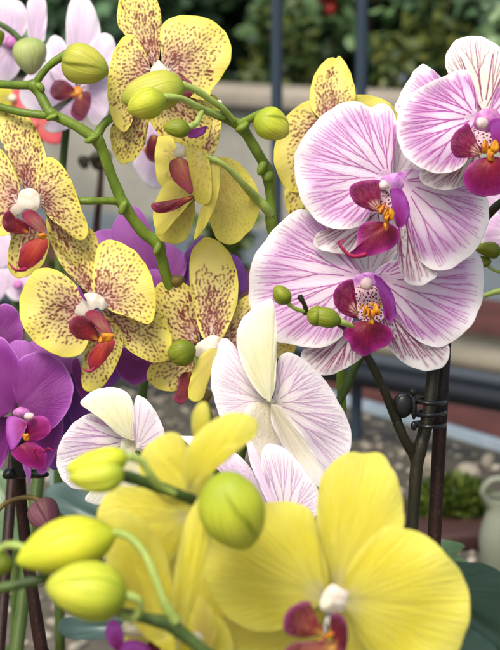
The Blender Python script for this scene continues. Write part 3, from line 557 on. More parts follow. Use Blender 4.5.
# ---------------------------------------------------------------- spotted orchid, left spike
s1p = plant('spotted_orchid', 'yellow orchid speckled russet, its spike entering from the left edge with a single plump bud', 'orchid', 214, .635, 'russet speckled yellow orchids')
stem(s1p, [
 [(-30, 84, .612, 4), (-5, 84, .608, 4), (15, 85, .604, 4.2), (28, 85, .602, 4.6), (34, 86, .601, 6.2), (40, 95, .601, 4.8), (47, 108, .600, 5.2), (52, 114, .600, 6), (60, 118, .600, 5), (76, 126, .600, 5.2), (90, 135, .601, 5.6), (97, 140, .601, 6.6), (103, 152, .602, 5.4), (110, 172, .604, 5.2), (118, 192, .606, 5.6), (122, 202, .607, 6.4), (132, 218, .609, 5.6), (144, 233, .612, 5.8), (157, 243, .614, 6.8), (161, 256, .616, 5.8), (166, 276, .619, 5.2), (176, 305, .625, 5), (188, 345, .63, 5), (200, 385, .632, 5), (210, 430, .634, 5), (214, 480, .635, 5), (216, 560, .636, 5), (218, 655, .636, 5)],
 [(-30, 102, .612, 3.6), (-5, 106, .606, 3.8), (20, 112, .602, 3.9), (38, 114.5, .601, 4.2), (51, 115, .600, 4.6)],
 [(34, 86, .601, 4.6), (41, 75, .600, 3.8), (50, 65, .599, 3.8), (60, 58, .598, 4.2), (67, 55, .598, 5.4)],
 [(96, 138, .601, 5.4), (101, 128, .602, 4.4), (107, 121, .603, 4.2), (118, 112, .61, 4)],
 [(121, 202, .607, 5), (114, 201, .606, 4), (100, 201, .604, 3.8), (84, 201, .602, 3.9), (60, 200, .606, 4), (36, 200, .606, 4)],
 [(157, 242, .614, 5.2), (163, 233, .612, 4.6), (174, 220, .609, 4.4), (186, 206, .606, 4.4), (196, 192, .604, 4)],
 [(190, 350, .622, 4), (196, 362, .617, 2.4), (199, 378, .616, 2.4), (200, 400, .618, 2.6), (203, 412, .625, 3)],
], 'stem', [(218, 650, .636, 5)])
pot(s1p, 'pot')
lumps('stem_node', [((177, 281), 8.5, .621, dict(ax=(1.05, .8, .9), noise=.12)), ((205, 396), 7, .628, dict(ax=(1, 1.1, .9), noise=.1))], 'stem_tan', s1p)
lumps('stem_bract', [((40, 87), 7, .600, dict(ax=(.9, .55, .8), rot=.9)), ((92, 139), 7, .599, dict(ax=(1.1, .55, .8), rot=-.5)), ((123, 207), 7, .605, dict(ax=(.6, 1.1, .85), rot=.4)), ((158, 248), 7, .612, dict(ax=(.6, 1.1, .85), rot=.4)), ((52, 117), 6, .598, dict(ax=(1.1, .55, .8), rot=-.4))], 'stem', s1p)
bud((65, 56), (107.5, 73), 41, .592, 'bud_yellow', s1p, prof=(.72, .5), lean=.004, ph0=2.4, twist=.7, gr=.06)
# lower-left full flower
f = column(s1p, [(75, 314), (76, 307), (81, 302), (83, 295), (90, 292.5), (98, 294), (104, 299), (107, 307), (101, 310), (97, 308), (90, 312), (82, 316)], (92, 303), .592, 'col_white', 'full face speckled flower above the purple one')
put(f, [
 ('petal', [(92, 290), (94, 265), (98, 246), (108, 240), (122, 243), (139, 255), (151, 275), (156, 298), (154, 317), (147, 324), (128, 317), (108, 309)], (97, 302), .600, 'spotted', SP(tmax=.78, dmin=2.9), dict(s1=-.05, s2=-.12, cup=-.15, tip=(140, 262), kink=.12, **FINE)),
 ('petal', [(84, 298), (72, 281), (56, 270), (40, 268), (28, 279), (20, 298), (20, 317), (28, 335), (44, 349), (63, 357), (79, 355), (88, 342), (90, 322)], (88, 311), .600, 'spotted', SP(tmax=.72, dmin=3.1), dict(s1=-.04, s2=-.1, cup=-.15, tip=(20, 310), kink=-.08, groove=.02, **FINE)),
 ('sepal', [(92, 297), (79, 285), (62, 266), (51, 243), (46, 222), (53, 214), (62, 226), (77, 248), (97, 264), (108, 282), (103, 297)], (96, 302), .606, 'spotted', SP(tmax=.95, dmin=3.), dict(s1=.0, s2=-.1, tip=(50, 218), **FINE)),
 ('sepal', [(101, 310), (120, 315), (145, 323), (157, 310), (165, 318), (172, 342), (170, 357), (157, 363), (137, 356), (122, 344), (112, 330)], (101, 311), .606, 'spotted', SP(tmax=.92, dmin=2.8, size=1.05), dict(s1=-.06, tip=(165, 360), **FINE)),
 ('sepal', [(93, 330), (85, 350), (82, 370), (82, 386), (90, 392), (101, 388), (113, 372), (122, 350), (122, 334), (112, 319), (101, 317)], (103, 320), .606, 'spotted', SP(tmax=.9, dmin=3), dict(s1=-.05, tip=(88, 392), **FINE)),
])
def spotted_lip(f, left, right, mid, bl, br, bm, cal, d, tend=None, rm='red_pale_lobe', step=1.1):
    blade('side_lobe', left, bl, d-.010, 'red_lobe', f, s1=.3, s2=-.1, cup=-.4, pat=ST_(n=5, w=.4, t0=.1, t1=.5, v=.6), step=step)
    blade('side_lobe', right, br, d-.012, rm, f, s1=.35, s2=-.15, cup=-.4, pat=ST_(n=7, w=.4, t0=.1, t1=.8, v=.7), step=step)
    blade('lip', mid, bm, d-.014, 'red_lip', f, s1=.25, s2=-.45, cup=-.45, pat=ST_(n=6, w=.4, t0=.1, t1=.8, v=.6), step=step)
    lumps('callus', cal, 'callus_red', f)
    if tend: tubes('tendril', [tend], 'tendril', f, seg=8)
spotted_lip(f, [(96, 341), (86, 340), (76, 338), (69.5, 330), (70, 321), (76, 316), (84, 317), (92, 323), (98, 333)], [(107, 336), (99, 331), (90, 320), (85, 314), (90, 310), (98, 311), (106, 319), (111, 329), (112, 337)],
 [(103, 340), (95, 346), (89, 355), (88, 364), (92, 371), (99, 367), (107, 358), (113, 349), (115, 341), (110, 338)], (98, 340), (109, 336), (108, 339), [((107, 337), 5, .578, dict(ax=(1.3, .9, 1), noise=.25)), ((101, 340), 3.2, .579, dict(noise=.3))], .598,
 [(94, 368, .578, 1.8), (91, 371, .577, 1.5), (87, 371, .577, 1.2), (83, 369, .578, .8)])
blade('petal', [(77, 285), (80, 288), (85, 297), (87, 301), (84, 300), (79, 293)], (86, 300), .590, 'purple', f, step=1.4, label='small violet flap beside the white column')
# flower at the left edge
f = column(s1p, [(11, 215), (11, 208), (17, 203), (18, 196), (22, 190), (31, 188), (38, 193), (40, 202), (37, 211), (32, 210), (26, 209), (19, 214)], (28, 200), .590, 'col_white', 'speckled flower at the left edge under the two thin stems')
put(f, [
 ('sepal', [(22, 185), (13, 168), (2, 142), (-8, 122), (-2, 110), (10, 107), (22, 112), (33, 123), (41, 140), (46, 158), (43, 175), (36, 188)], (29, 197), .602, 'spotted', SP(tmax=.95, dmin=2.6, size=1.05), dict(s1=-.05, tip=(8, 108), **FINE)),
 ('petal', [(36, 185), (39, 168), (48, 157), (61, 164), (73, 184), (81, 208), (88, 226), (86, 238), (76, 239), (61, 227), (46, 213)], (36, 200), .597, 'spotted', SP(tmax=.95, dmin=2.8), dict(s1=-.05, s2=-.08, cup=-.2, tip=(84, 236), **FINE)),
 ('sepal', [(48, 208), (60, 222), (78, 238), (88, 228), (96, 236), (100, 252), (99, 270), (93, 277), (82, 273), (66, 256), (54, 236)], (44, 210), .603, 'spotted', SP(tmax=.95, dmin=2.7, size=1.05), dict(s1=-.03, tip=(93, 277), **FINE)),
 ('petal', [(20, 190), (12, 165), (-2, 148), (-25, 150), (-38, 180), (-30, 215), (-8, 233), (8, 235), (16, 218)], (22, 203), .598, 'spotted', SP(tmax=.8, dmin=3), dict(s1=-.05, **FINE)),
 ('sepal', [(20, 222), (12, 235), (8, 252), (8, 268), (15, 277), (26, 277), (40, 268), (47, 254), (49, 240), (42, 226), (32, 218)], (32, 218), .603, 'spotted', SP(tmax=.8, dmin=3.), dict(s1=-.05, tip=(15, 278), **FINE)),
])
spotted_lip(f, [(27, 233), (15, 234), (6, 231), (2, 223), (4, 214), (9, 210), (12, 217), (20, 219), (28, 226)], [(45, 233), (36, 231), (28, 226), (22, 217), (24, 211), (32, 210), (40, 216), (46, 225)],
 [(38, 238), (28, 241), (21, 248), (19, 258), (18, 266), (24, 270), (34, 266), (43, 257), (48, 246), (47, 239)], (29, 233), (45, 232), (42, 238), [((42, 236), 4, .572, dict(ax=(1.4, .8, 1), noise=.25))], .592,
 [(26, 269, .570, 2.2), (20, 270, .569, 1.8), (14, 269, .569, 1.4), (10, 264, .570, .8)])
# flower low in the middle
f = column(s1p, [(193, 352), (197, 344), (204, 339), (212, 335), (222, 338), (229, 343), (224, 350), (214, 352), (205, 355), (198, 358)], (211, 346), .606, 'col_white', 'speckled flower with a tall blunt sepal between the purple and the white flowers')
put(f, [
 ('sepal', [(203, 338), (195, 312), (190, 285), (190, 258), (197, 243), (208, 237.5), (222, 244), (233, 260), (238, 280), (237, 303), (229, 325), (220, 341)], (211, 348), .612, 'spotted', SP(tmax=.72, dmin=2.7, size=1.1), dict(s1=.0, s2=-.1, cup=-.25, tip=(208, 238), **FINE)),
 ('petal', [(196, 334), (197, 312), (193, 292), (182, 282), (165, 281), (156, 287), (154, 302), (157, 320), (162, 335), (176, 345), (190, 345)], (200, 343), .618, 'spotted', SP(tmax=.95, dmin=3., size=1.1), dict(s1=-.02, kink=.2, tip=(158, 290), **FINE)),
 ('petal', [(220, 343), (223, 328), (234, 307), (246, 296), (258, 296), (274, 312), (291, 333), (296, 348), (288, 357), (262, 358), (238, 354)], (219, 346), .618, 'spotted', SP(tmax=.8, dmin=2.9), dict(s1=-.04, **FINE)),
 ('sepal', [(191, 360), (180, 354), (164, 356), (150, 366), (147, 378), (158, 389), (175, 391), (190, 381), (200, 365)], (203, 354), .620, 'spotted', SP(tmax=.85, dmin=2.9), dict(s1=-.02, **FINE)),
])
blade('lip', [(185, 372), (179, 378), (177, 390), (174, 399), (180, 404), (186, 400), (191, 388), (194, 376)], (190, 372), .606, 'red_lobe', f, s1=.2, cup=-.4, step=1.4)
blade('lip_sheath', [(216, 348), (206, 351), (196, 362), (190, 380), (188, 396), (194, 402), (203, 398), (206, 384), (212, 369), (222, 356), (225, 349)], (219, 348), .603, 'bud_pale_petal' if 'bud_pale_petal' in M else 'spotted_back', f, s1=.15, cup=-.7, step=1.4)
bud((194, 349), (169, 355), 27, .598, 'bud_green', s1p, prof=(.9, .55), lean=-.006, gr=.05)

# ---------------------------------------------------------------- spotted orchid, second spike
s2p = plant('spotted_orchid', 'yellow orchid speckled russet, with a cluster of green buds above its open flowers', 'orchid', 285, .64, 'russet speckled yellow orchids')
stem(s2p, [
 [(193, 105, .588, 2.4), (200, 108, .590, 3.4), (210, 112, .592, 4), (222, 117, .594, 4.4), (233, 122, .596, 5), (240, 126, .598, 6.6), (247, 135, .600, 5.2), (256, 150, .602, 5.2), (264, 164, .605, 5.8), (268, 173, .607, 7), (270, 188, .609, 5.2), (271, 205, .611, 5.2), (271, 217, .612, 6.2), (273, 232, .615, 5.6), (277, 260, .620, 5.2), (283, 310, .628, 5.2), (288, 380, .634, 5.2), (290, 460, .638, 5.2), (290, 560, .640, 5.2), (290, 655, .640, 5.2)],
 [(238, 125, .598, 5), (246, 121, .596, 4.2), (254, 117, .594, 4.2), (262, 114, .592, 5)],
], 'stem', [(290, 650, .64, 5.2)])
pot(s2p, 'pot')
lumps('stem_bract', [((262, 168), 7, .603, dict(ax=(.65, 1.1, .85), rot=.4)), ((243, 127), 7, .595, dict(ax=(1.2, .6, .9), rot=-.6)), ((268, 176), 7, .605, dict(ax=(.9, .8, .85)))], 'stem', s2p)
lumps('stem_tip', [((219, 103), 3, .590, dict(noise=.2)), ((222, 107), 2.6, .589, dict(noise=.2))], 'col_yellow', s2p)
bud((257, 116), (288, 134), 33, .585, 'bud_lime', s2p, prof=(.8, .5), lean=-.006, ph0=1.2, gr=.06, twist=.9)
_b = bud((184, 85), (121, 100), 40, .575, 'bud_yellow', s2p, prof=(.8, .52), ped=[(234, 121, .594, 3), (222, 108, .588, 3.4), (208, 98, .583, 3.4), (194, 89, .578, 3.5), (182, 85, .576, 4.4)], ph0=.4, label='largest bud of the cluster')
_b = bud((166, 98), (127, 111), 32, .563, 'bud_lime', s2p, prof=(.9, .6), ped=[(224, 117, .592, 3.2), (208, 112, .584, 3.4), (196, 106, .577, 3.6), (180, 98, .570, 3.2), (164, 97, .566, 3.6)], ph0=1.9)
_b = bud((190, 131), (163, 127), 19, .560, 'bud_green', s2p, prof=(.8, .6), ped=[(203, 108, .584, 2.6), (200, 115, .576, 2.8), (196, 123, .568, 3), (190, 127, .563, 3.6)], label='smallest bud of the cluster')
tubes('pedicel', [[(271, 215, .611, 5), (265, 207, .608, 4.8), (256, 198, .605, 4.4), (244, 185, .598, 3.8), (232, 172, .592, 3.2), (221, 163, .588, 2.8), (208, 157, .587, 2.6), (202, 155, .589, 2.4)]], 'stem_light', s2p)
# top flower
f = column(s2p, [(150, 76), (151, 68), (155, 64), (158, 60), (162, 63), (166, 68), (168, 76), (164, 84), (154, 84)], (159, 72), .592, 'col_white', 'speckled flower at the top behind the bud cluster')
put(f, [
 ('sepal', [(150, 62), (138, 48), (126, 36), (118, 25), (117.5, 8), (122, -6), (136, -14), (150, -10), (159, 5), (161.5, 25), (160, 48), (158, 62)], (156, 70), .606, 'spotted', SP(tmax=.95, dmin=2.4, size=1.05), dict(s1=-.06, tip=(135, -14), **FINE)),
 ('petal', [(149, 65), (143, 48), (133, 35), (122, 38), (112, 56), (107.5, 82), (109, 108), (116, 126), (124, 132), (131, 124), (138, 104), (146, 88)], (152, 72), .600, 'spotted', SP(tmax=.9, dmin=2.7), dict(s1=-.05, s2=-.08, tip=(112, 110), **FINE)),
 ('petal', [(162, 60), (160, 42), (161, 28), (169, 18.5), (186, 15), (206, 18), (222, 28), (231, 45), (230, 62), (221, 78), (212, 90), (208, 100), (190, 97), (172, 84)], (163, 72), .600, 'spotted', SP(tmax=.78, dmin=2.8), dict(s1=-.05, s2=-.1, cup=-.15, tip=(228, 38), kink=.06, **FINE)),
 ('sepal', [(130, 108), (114, 122), (110, 135), (114, 154), (122, 164), (134, 160), (144, 146), (148, 128), (150, 108)], (150, 88), .605, 'spotted', SP(tmax=.95, dmin=2.4, size=1.1), dict(s1=-.05, **FINE)),
 ('sepal', [(154, 105), (150, 120), (162, 138), (180, 144), (200, 152), (211, 148), (218, 125), (219, 100), (205, 92), (185, 88)], (165, 85), .604, 'spotted', SP(tmax=.9, dmin=2.8), dict(s1=-.05, tip=(208, 150), **FINE)),
])
blade('side_lobe', [(172, 78), (180, 76.5), (188, 79), (193, 86), (192, 95), (186, 99), (178, 96), (172, 88)], (172, 86), .585, 'red_lobe', f, s1=.3, cup=-.3, step=1.2)
blade('side_lobe', [(186, 128), (196, 130), (206, 126), (205, 133), (196, 138), (188, 137)], (188, 130), .585, 'mauve_lip', f, s1=.2, cup=-.3, step=1.2)
# flower seen from its side, under the cluster
f = flower(s2p, [((181, 152), 8.5, .590, dict(ax=(.9, .7, .9), rot=-.3)), ((200, 156), 6, .595, dict(ax=(1.3, .8, 1)))], 'col_yellow', 'yellow flower turned sideways under the bud cluster')
put(f, [
 ('petal', [(178, 150), (172, 138), (160, 134), (155, 150), (155, 165), (158, 182), (168, 190), (182, 188), (188, 170)], (184, 165), .604, 'spotted_back', SP(tmax=.5, dmin=3, n=500), dict(s1=-.05, step=1.4)),
 ('petal', [(185, 190), (178, 184), (168, 181), (158, 195), (153, 212), (155, 228), (160, 236), (170, 226), (184, 210), (194, 197)], (192, 192), .598, 'spotted_back', SP(tmax=.4, dmin=3.5, n=400), dict(s1=.1, s2=-.2, cup=-.3, step=1.2)),
 ('sepal', [(191, 196), (176, 206), (162, 222), (155, 230), (160, 240), (173, 244), (185, 240), (192, 225), (195, 210)], (194, 194), .604, 'spotted_back', SP(tmax=.6, dmin=3.4, n=500, dense=.5), dict(s1=-.02, step=1.4)),
 ('sepal', [(196, 150), (188, 142), (186, 155), (189, 180), (194, 198), (202, 205), (209, 203), (212, 190), (210, 165), (206, 150)], (200, 152), .586, 'spotted_back', SP(tmax=.9, dmin=3.2, n=500, dense=.4), dict(s1=.1, s2=-.2, cup=-.5, step=1.2)),
 ('sepal', [(200, 146), (208, 136), (214, 118), (220, 112), (221, 128), (216, 150), (210, 160)], (203, 156), .601, 'spotted', SP(tmax=.9, dmin=3.), dict(step=1.2)),
 ('petal', [(211, 158), (218, 162), (220, 180), (217, 200), (210, 218), (202, 232), (194, 240), (196, 228), (200, 212), (207, 198), (211, 180)], (212, 160), .588, 'spotted_back', None, dict(s1=.05, cup=-1.2, step=1.2)),
 ('petal', [(210, 160), (225, 157), (240, 164), (253, 180), (260, 198), (258, 216), (249, 232), (234, 244), (219, 241), (211, 225), (207, 205), (206, 180)], (209, 162), .603, 'spotted_back', SP(tmax=.95, dmin=2.5, size=.7, dense=.6), dict(s1=-.05, s2=-.1, cup=-.2, groove=.03, tip=(240, 240), **FINE)),
])
blade('side_lobe', [(176, 158), (170, 162), (169.5, 171), (174, 181), (183, 189), (191, 194), (193, 188), (190, 176), (188, 163), (183, 158)], (180, 158), .582, 'brown_lobe', f, s1=.2, cup=-.7, step=1.1, pat=SP(tmax=.9, dmin=2.4, size=.5, dense=.5))
blade('lip', [(192, 195), (182, 199), (171, 205), (161, 208), (156, 206), (153, 203), (151, 206), (155, 212), (164, 213), (175, 210), (185, 204), (194, 198)], (193, 196), .583, 'red_lobe', f, s1=.1, cup=-1.5, step=1.0, tip=(152, 206))

# ---------------------------------------------------------------- spotted orchid behind the pink one
s3p = plant('spotted_orchid', 'yellow orchid speckled russet, mostly hidden behind the white and magenta veined petals', 'orchid', 345, .70, 'russet speckled yellow orchids')
stem(s3p, [[(325, 130, .652, 4), (332, 180, .66, 4.4), (338, 240, .67, 4.6), (340, 330, .68, 4.8), (342, 420, .69, 4.8), (344, 520, .70, 4.8), (345, 655, .70, 4.8)]], 'stem', [(345, 650, .70, 4.8)])
pot(s3p, 'pot')
f = flower(s3p, [((327, 126), 8, .642)], 'col_white')
put(f, [
 ('sepal', [(318, 116), (310, 104), (311, 86), (317, 70), (326, 60), (333, 57), (336, 58.5), (340, 56.5), (347, 65), (353, 80), (355.5, 98), (349, 112), (336, 120)], (327, 126), .648, 'spotted', SP(tmax=.68, dmin=2.5), dict(s1=-.05, tip=(335, 57), **FINE)),
 ('petal', [(322, 112), (314, 101), (301, 104), (286, 117), (278, 135), (273.5, 155), (278, 175), (290, 192), (308, 188), (322, 160), (328, 135)], (326, 127), .650, 'spotted', SP(tmax=.72, dmin=2.8), dict(s1=-.05, tip=(277, 165), **FINE)),
 ('petal', [(338, 110), (345, 97), (362, 94.5), (380, 98), (394, 107), (402, 122), (392, 138), (360, 138), (340, 130)], (330, 127), .652, 'spotted_back', SP(tmax=.5, dmin=3.2, dense=.5), dict(s1=-.05, **FINE)),
 ('sepal', [(300, 180), (286, 188), (285, 203), (290, 216), (300, 220), (312, 214), (318, 196), (318, 170)], (320, 150), .654, 'spotted', SP(tmax=.9, dmin=3), dict(s1=-.03, **FINE)),
 ('sepal', [(345, 160), (360, 150), (375, 190), (365, 215), (350, 200)], (332, 140), .656, 'spotted', SP(tmax=.9, dmin=3), dict(step=1.6)),
])

# ---------------------------------------------------------------- white orchid seen from behind
wp = plant('white_orchid', 'white orchid seen from behind, faint lilac veins and greenish sepals, rising behind the yellow flowers', 'orchid', 240, .60)
stem(wp, [[(268, 402, .590, 3.4), (262, 414, .584, 3.6), (246, 440, .59, 4), (238, 480, .60, 4.4), (236, 560, .605, 4.6), (236, 655, .61, 4.6)], [(128, 438, .585, 3), (140, 455, .58, 3.4), (165, 480, .59, 3.8), (200, 520, .60, 4), (232, 590, .605, 4.4)],
   [(214, 455, .62, 6), (213, 470, .62, 5.6), (212, 490, .62, 5.6), (212, 530, .62, 5.6)]], 'stem_mid', [(236, 650, .61, 4.6)])
pot(wp, 'pot_clear')
f = flower(wp, [((270, 402), 4.5, .583, dict(ax=(1.2, .8, 1)))], 'green_white', 'large white flower with its back to the viewer')
put(f, [
 ('sepal', [(264, 398), (248, 378), (239, 355), (236.5, 334), (243, 318), (255, 306), (266, 300), (272, 299), (275, 310), (277, 335), (276.5, 365), (274, 392)], (270, 402), .578, 'green_white', ST_(n=9, w=.55, t0=.05, t1=.96, v=.55), dict(s1=.0, s2=-.1, cup=-.7, groove=-.01, tip=(262, 300), step=1.1)),
 ('petal', [(262, 399), (246, 378), (238, 352), (228, 339), (220, 341), (216, 355), (211.5, 368), (211, 385), (215, 402), (222, 420), (236, 425), (252, 415)], (266, 402), .586, 'white_back', VN(n=8, branch=.45, w=.4, dots=5, v=.7), dict(s1=-.05, s2=-.1, cup=-.15, tip=(213, 385), kink=-.1, step=1.1)),
 ('petal', [(277, 392), (277, 372), (280, 356), (292, 353), (308, 363), (325, 380), (341, 406), (351, 430), (350, 449), (341, 468), (324, 481), (312, 470), (298, 446), (284, 418)], (272, 403), .584, 'white_back', VN(n=9, branch=.55, w=.5, dots=5, v=.95), dict(s1=-.02, s2=-.12, cup=-.12, tip=(345, 440), step=1.1)),
 ('sepal', [(274, 405), (285, 410), (300, 430), (315, 455), (328, 480), (322, 488), (308, 480), (292, 462), (280, 440), (271, 420)], (271, 404), .576, 'tan_back', ST_(n=7, w=.4, t0=.1, t1=.95, v=.6), dict(s1=.02, s2=-.05, cup=-.6, groove=-.02, step=1.2)),
 ('sepal', [(264, 402), (252, 403), (244, 412), (243, 430), (250, 452), (262, 468), (276, 466), (284, 448), (281, 425), (273, 408)], (268, 402), .581, 'tan_back', [ST_(n=7, w=.4, t0=.1, t1=.95, v=.6), SP(tmax=.95, dmin=3, size=.6, dense=.5)], dict(s1=.03, cup=-.35, groove=-.02, step=1.2)),
])
f = flower(wp, [((276, 512), 3, .574)], 'col_white', 'lower pale lilac flower whose narrow petals poke out over the yellow one')
put(f, [
 ('petal', [(275, 498), (262, 470), (262, 452), (268, 444), (280, 446), (295, 458), (308, 475), (318, 490), (320, 510), (300, 525)], (285, 520), .572, 'white_back', VN(n=8, branch=.6, w=.4, dots=0, v=1.), dict(s1=.0, cup=-.15, step=1.1)),
 ('petal', [(180, 436), (196, 437), (212, 442), (228, 448), (243, 459), (256, 476), (272, 500), (268, 520), (250, 500), (230, 478), (210, 458), (192, 446)], (270, 515), .576, 'lilac', SP(tmax=1., dmin=2.6, size=1., dense=.9), dict(s1=.02, cup=-.6, step=1.1, tip=(182, 437))),
 ('sepal', [(246, 436), (254, 446), (263, 466), (275, 492), (280, 512), (272, 510), (260, 486), (250, 462)], (277, 512), .572, 'lilac', None, dict(cup=-1., step=1.3)),
])
f = flower(wp, [((131, 438), 4, .580)], 'col_white', 'white flower with a greenish hood and purple veins beside the front buds')
put(f, [
 ('sepal', [(118, 434), (100, 418), (88, 410), (80.5, 403), (88, 394), (102, 388), (118, 388), (130, 396), (135, 412), (137, 428), (134, 440)], (131, 440), .576, 'green_white', ST_(n=8, w=.55, t0=.05, t1=.95, v=.5), dict(s1=.05, s2=-.15, cup=-.5, tip=(84, 402), step=1.1)),
 ('petal', [(122, 434), (105, 421), (91, 413.5), (76, 421), (64, 435), (57, 452), (57.5, 468), (64, 482), (80, 490), (105, 486), (125, 470), (132, 450)], (131, 440), .582, 'white_back', VN(n=8, branch=.3, w=.5, dots=3, v=1.2), dict(s1=.0, s2=-.08, cup=-.1, tip=(58, 465), step=1.1)),
 ('petal', [(133, 432), (133.5, 412), (136, 397), (143, 397), (152, 406), (160, 420), (165, 436), (158, 446), (146, 450)], (136, 448), .574, 'white_back', ST_(n=9, w=.4, t0=.1, t1=.95, v=.9), dict(s1=.02, cup=-.2, step=1.1)),
 ('sepal', [(134, 440), (122, 440), (118, 455), (100, 488), (86, 496), (88, 503), (105, 504), (130, 492), (150, 470), (146, 448)], (136, 438), .579, 'green_white', None, dict(step=1.6)),
])

# ---------------------------------------------------------------- purple orchids
pp = plant('purple_orchid', 'deep purple orchid at the left edge, one brownish bud on a thin curved stalk', 'orchid', 20, .66, 'deep purple orchids')
stem(pp, [[(22, 440, .64, 6), (20, 480, .655, 6), (24, 530, .66, 6), (32, 590, .66, 6.4), (42, 655, .66, 7)]], 'stem_brown', [(42, 650, .66, 7)])
lumps('stem_clip', [((22, 462), 14, .640, dict(ax=(.9, 1.1, .6), noise=.15)), ((36, 474), 9, .640, dict(ax=(1.3, .5, .7), noise=.15)), ((10, 474), 9, .640, dict(ax=(1.0, .6, .7), noise=.15))], 'black_plastic', pp)
pot(pp, 'pot_clear')
_b = bud((42, 503), (50, 531), 32, .635, 'bud_brown', pp, prof=(.6, .55), ped=[(-20, 525, .64, 2.2), (-4, 512, .64, 2.3), (6, 503, .64, 2.4), (20, 498, .638, 2.4), (34, 498, .636, 2.6), (43, 505, .635, 3.2)], pedmat='stem_tan', lean=.01, label='purple brown bud')
f = flower(pp, [((21, 413), 8, .596, dict(ax=(1.1, .8, 1)))], 'mauve_lip' and 'col_pink', 'open purple flower with a curled magenta lip')
PUR = dict(step=1.3)
def pur(nm, o, b, d, m='purple', **k): return (nm, o, b, d, m, VN(n=8, branch=.5, w=.5, dots=0, v=.45), dict(PUR, **k))
put(f, [
 pur('petal', [(16, 400), (13, 385), (12.5, 372), (19, 360), (34, 352), (50, 353), (63, 363), (72, 380), (73, 395), (67, 412), (56, 426), (44, 432), (30, 424)], (18, 407), .606, s1=-.02, s2=-.14, cup=-.1, kink=.1, tip=(62, 362)),
 pur('petal', [(13, 405), (17, 385), (19, 362), (10, 345), (0, 337), (-20, 338), (-40, 365), (-38, 400), (-15, 418), (4, 416)], (15, 408), .607, s1=-.02, s2=-.1, cup=-.1),
 pur('sepal', [(20, 375), (18, 360), (10, 345), (18, 340), (30, 343), (40, 355), (40, 375), (28, 395)], (20, 403), .614, 'lavender', s1=-.02),
 pur('sepal', [(28, 432), (44, 432), (56, 426), (63, 418), (62, 436), (54, 458), (44, 474), (36, 470), (28, 452)], (26, 425), .613, s1=-.02),
 pur('sepal', [(10, 420), (-8, 418), (-25, 440), (-22, 475), (-8, 478), (4, 462), (12, 440)], (14, 418), .613, s1=-.02),
 pur('sepal', [(26, 455), (31, 470), (30, 480), (28, 484), (26, 476), (22, 462)], (24, 450), .61, 'lavender'),
])
blade('side_lobe', [(24, 420), (14, 416), (7, 418), (5.5, 432), (8, 444), (12, 451), (18, 444), (23, 434), (27, 425)], (26, 424), .590, 'mauve_lip', f, s1=.3, cup=-.4, step=1.2)
blade('side_lobe', [(27, 421), (35, 416), (45, 417), (51.5, 425), (50, 433), (42, 439), (31, 442), (25, 441)], (24, 438), .592, 'purple_lip', f, s1=.3, cup=-.4, step=1.2)
blade('lip', [(22, 444), (13, 450), (11, 453), (18, 461), (32, 468), (44, 470), (47, 463), (46, 452), (38, 445), (30, 442)], (22, 445), .586, 'purple_lip', f, s1=.2, s2=-.4, cup=-.4, step=1.1)
lumps('callus', [((26, 437), 3.4, .588, dict(noise=.3))], 'callus_red', f)
lumps('anther_cap', [((29, 416), 4.5, .588, dict(ax=(1.2, .8, 1)))], 'cap', f)
tubes('tendril', [[(38, 460, .582, 1.3), (36, 455, .580, 1.1), (34, 451, .579, 1), (37, 448, .578, .9), (40, 451, .578, .8), (38, 454, .579, .6)], [(44, 452, .584, 1.2), (48, 448, .582, 1), (53, 451, .582, .7)]], 'tendril', f, seg=8)
f = flower(pp, [((-10, 345), 8, .628)], 'col_pink')
put(f, [pur('petal', [(-12, 335), (-5, 312), (2, 304), (14, 307), (21, 320), (22.5, 338), (14, 348), (0, 349)], (-12, 345), .620, s1=-.02),
        pur('petal', [(-12, 340), (-20, 310), (-45, 300), (-60, 330), (-40, 355)], (-12, 346), .625)])
f = flower(pp, [((60, 380), 5, .630)], 'col_pink', 'darker purple flower half hidden under the speckled one')
put(f, [
 pur('petal', [(34, 352), (30, 345), (33, 341), (46, 350), (62, 357), (74, 360), (74, 372), (62, 374), (48, 366)], (58, 372), .622, 'lavender', s1=-.02),
 pur('petal', [(66, 392), (64, 376), (72, 370), (80, 372), (90, 388), (97, 406), (94, 424), (82, 432), (70, 420)], (70, 395), .624, 'violet'),
 pur('petal', [(74, 378), (71, 365), (74, 358), (79, 360), (82, 376), (87, 394), (92, 402), (86, 404), (79, 394)], (86, 400), .616, 'magenta_lip' and 'purple', cup=-.6),
 pur('petal', [(64, 395), (55, 410), (52, 430), (48, 455), (52, 470), (64, 462), (74, 440), (78, 420), (74, 402)], (66, 395), .628, 'violet'),
 pur('sepal', [(62, 380), (54, 366), (48, 362), (42, 374), (48, 386), (58, 388)], (62, 384), .626, 'violet'),
])
p2 = plant('purple_orchid', 'mauve and violet orchid wedged between the two speckled yellow flowers, facing away', 'orchid', 130, .72, 'deep purple orchids')
stem(p2, [[(160, 280, .665, 4), (150, 340, .675, 4.4), (140, 420, .69, 4.6), (134, 520, .70, 5), (130, 655, .72, 5)]], 'stem_mid', [(130, 650, .72, 5)])
pot(p2, 'pot_clear')
f = flower(p2, [((160, 285), 8, .655)], 'col_pink', 'mauve petals around the green stem')
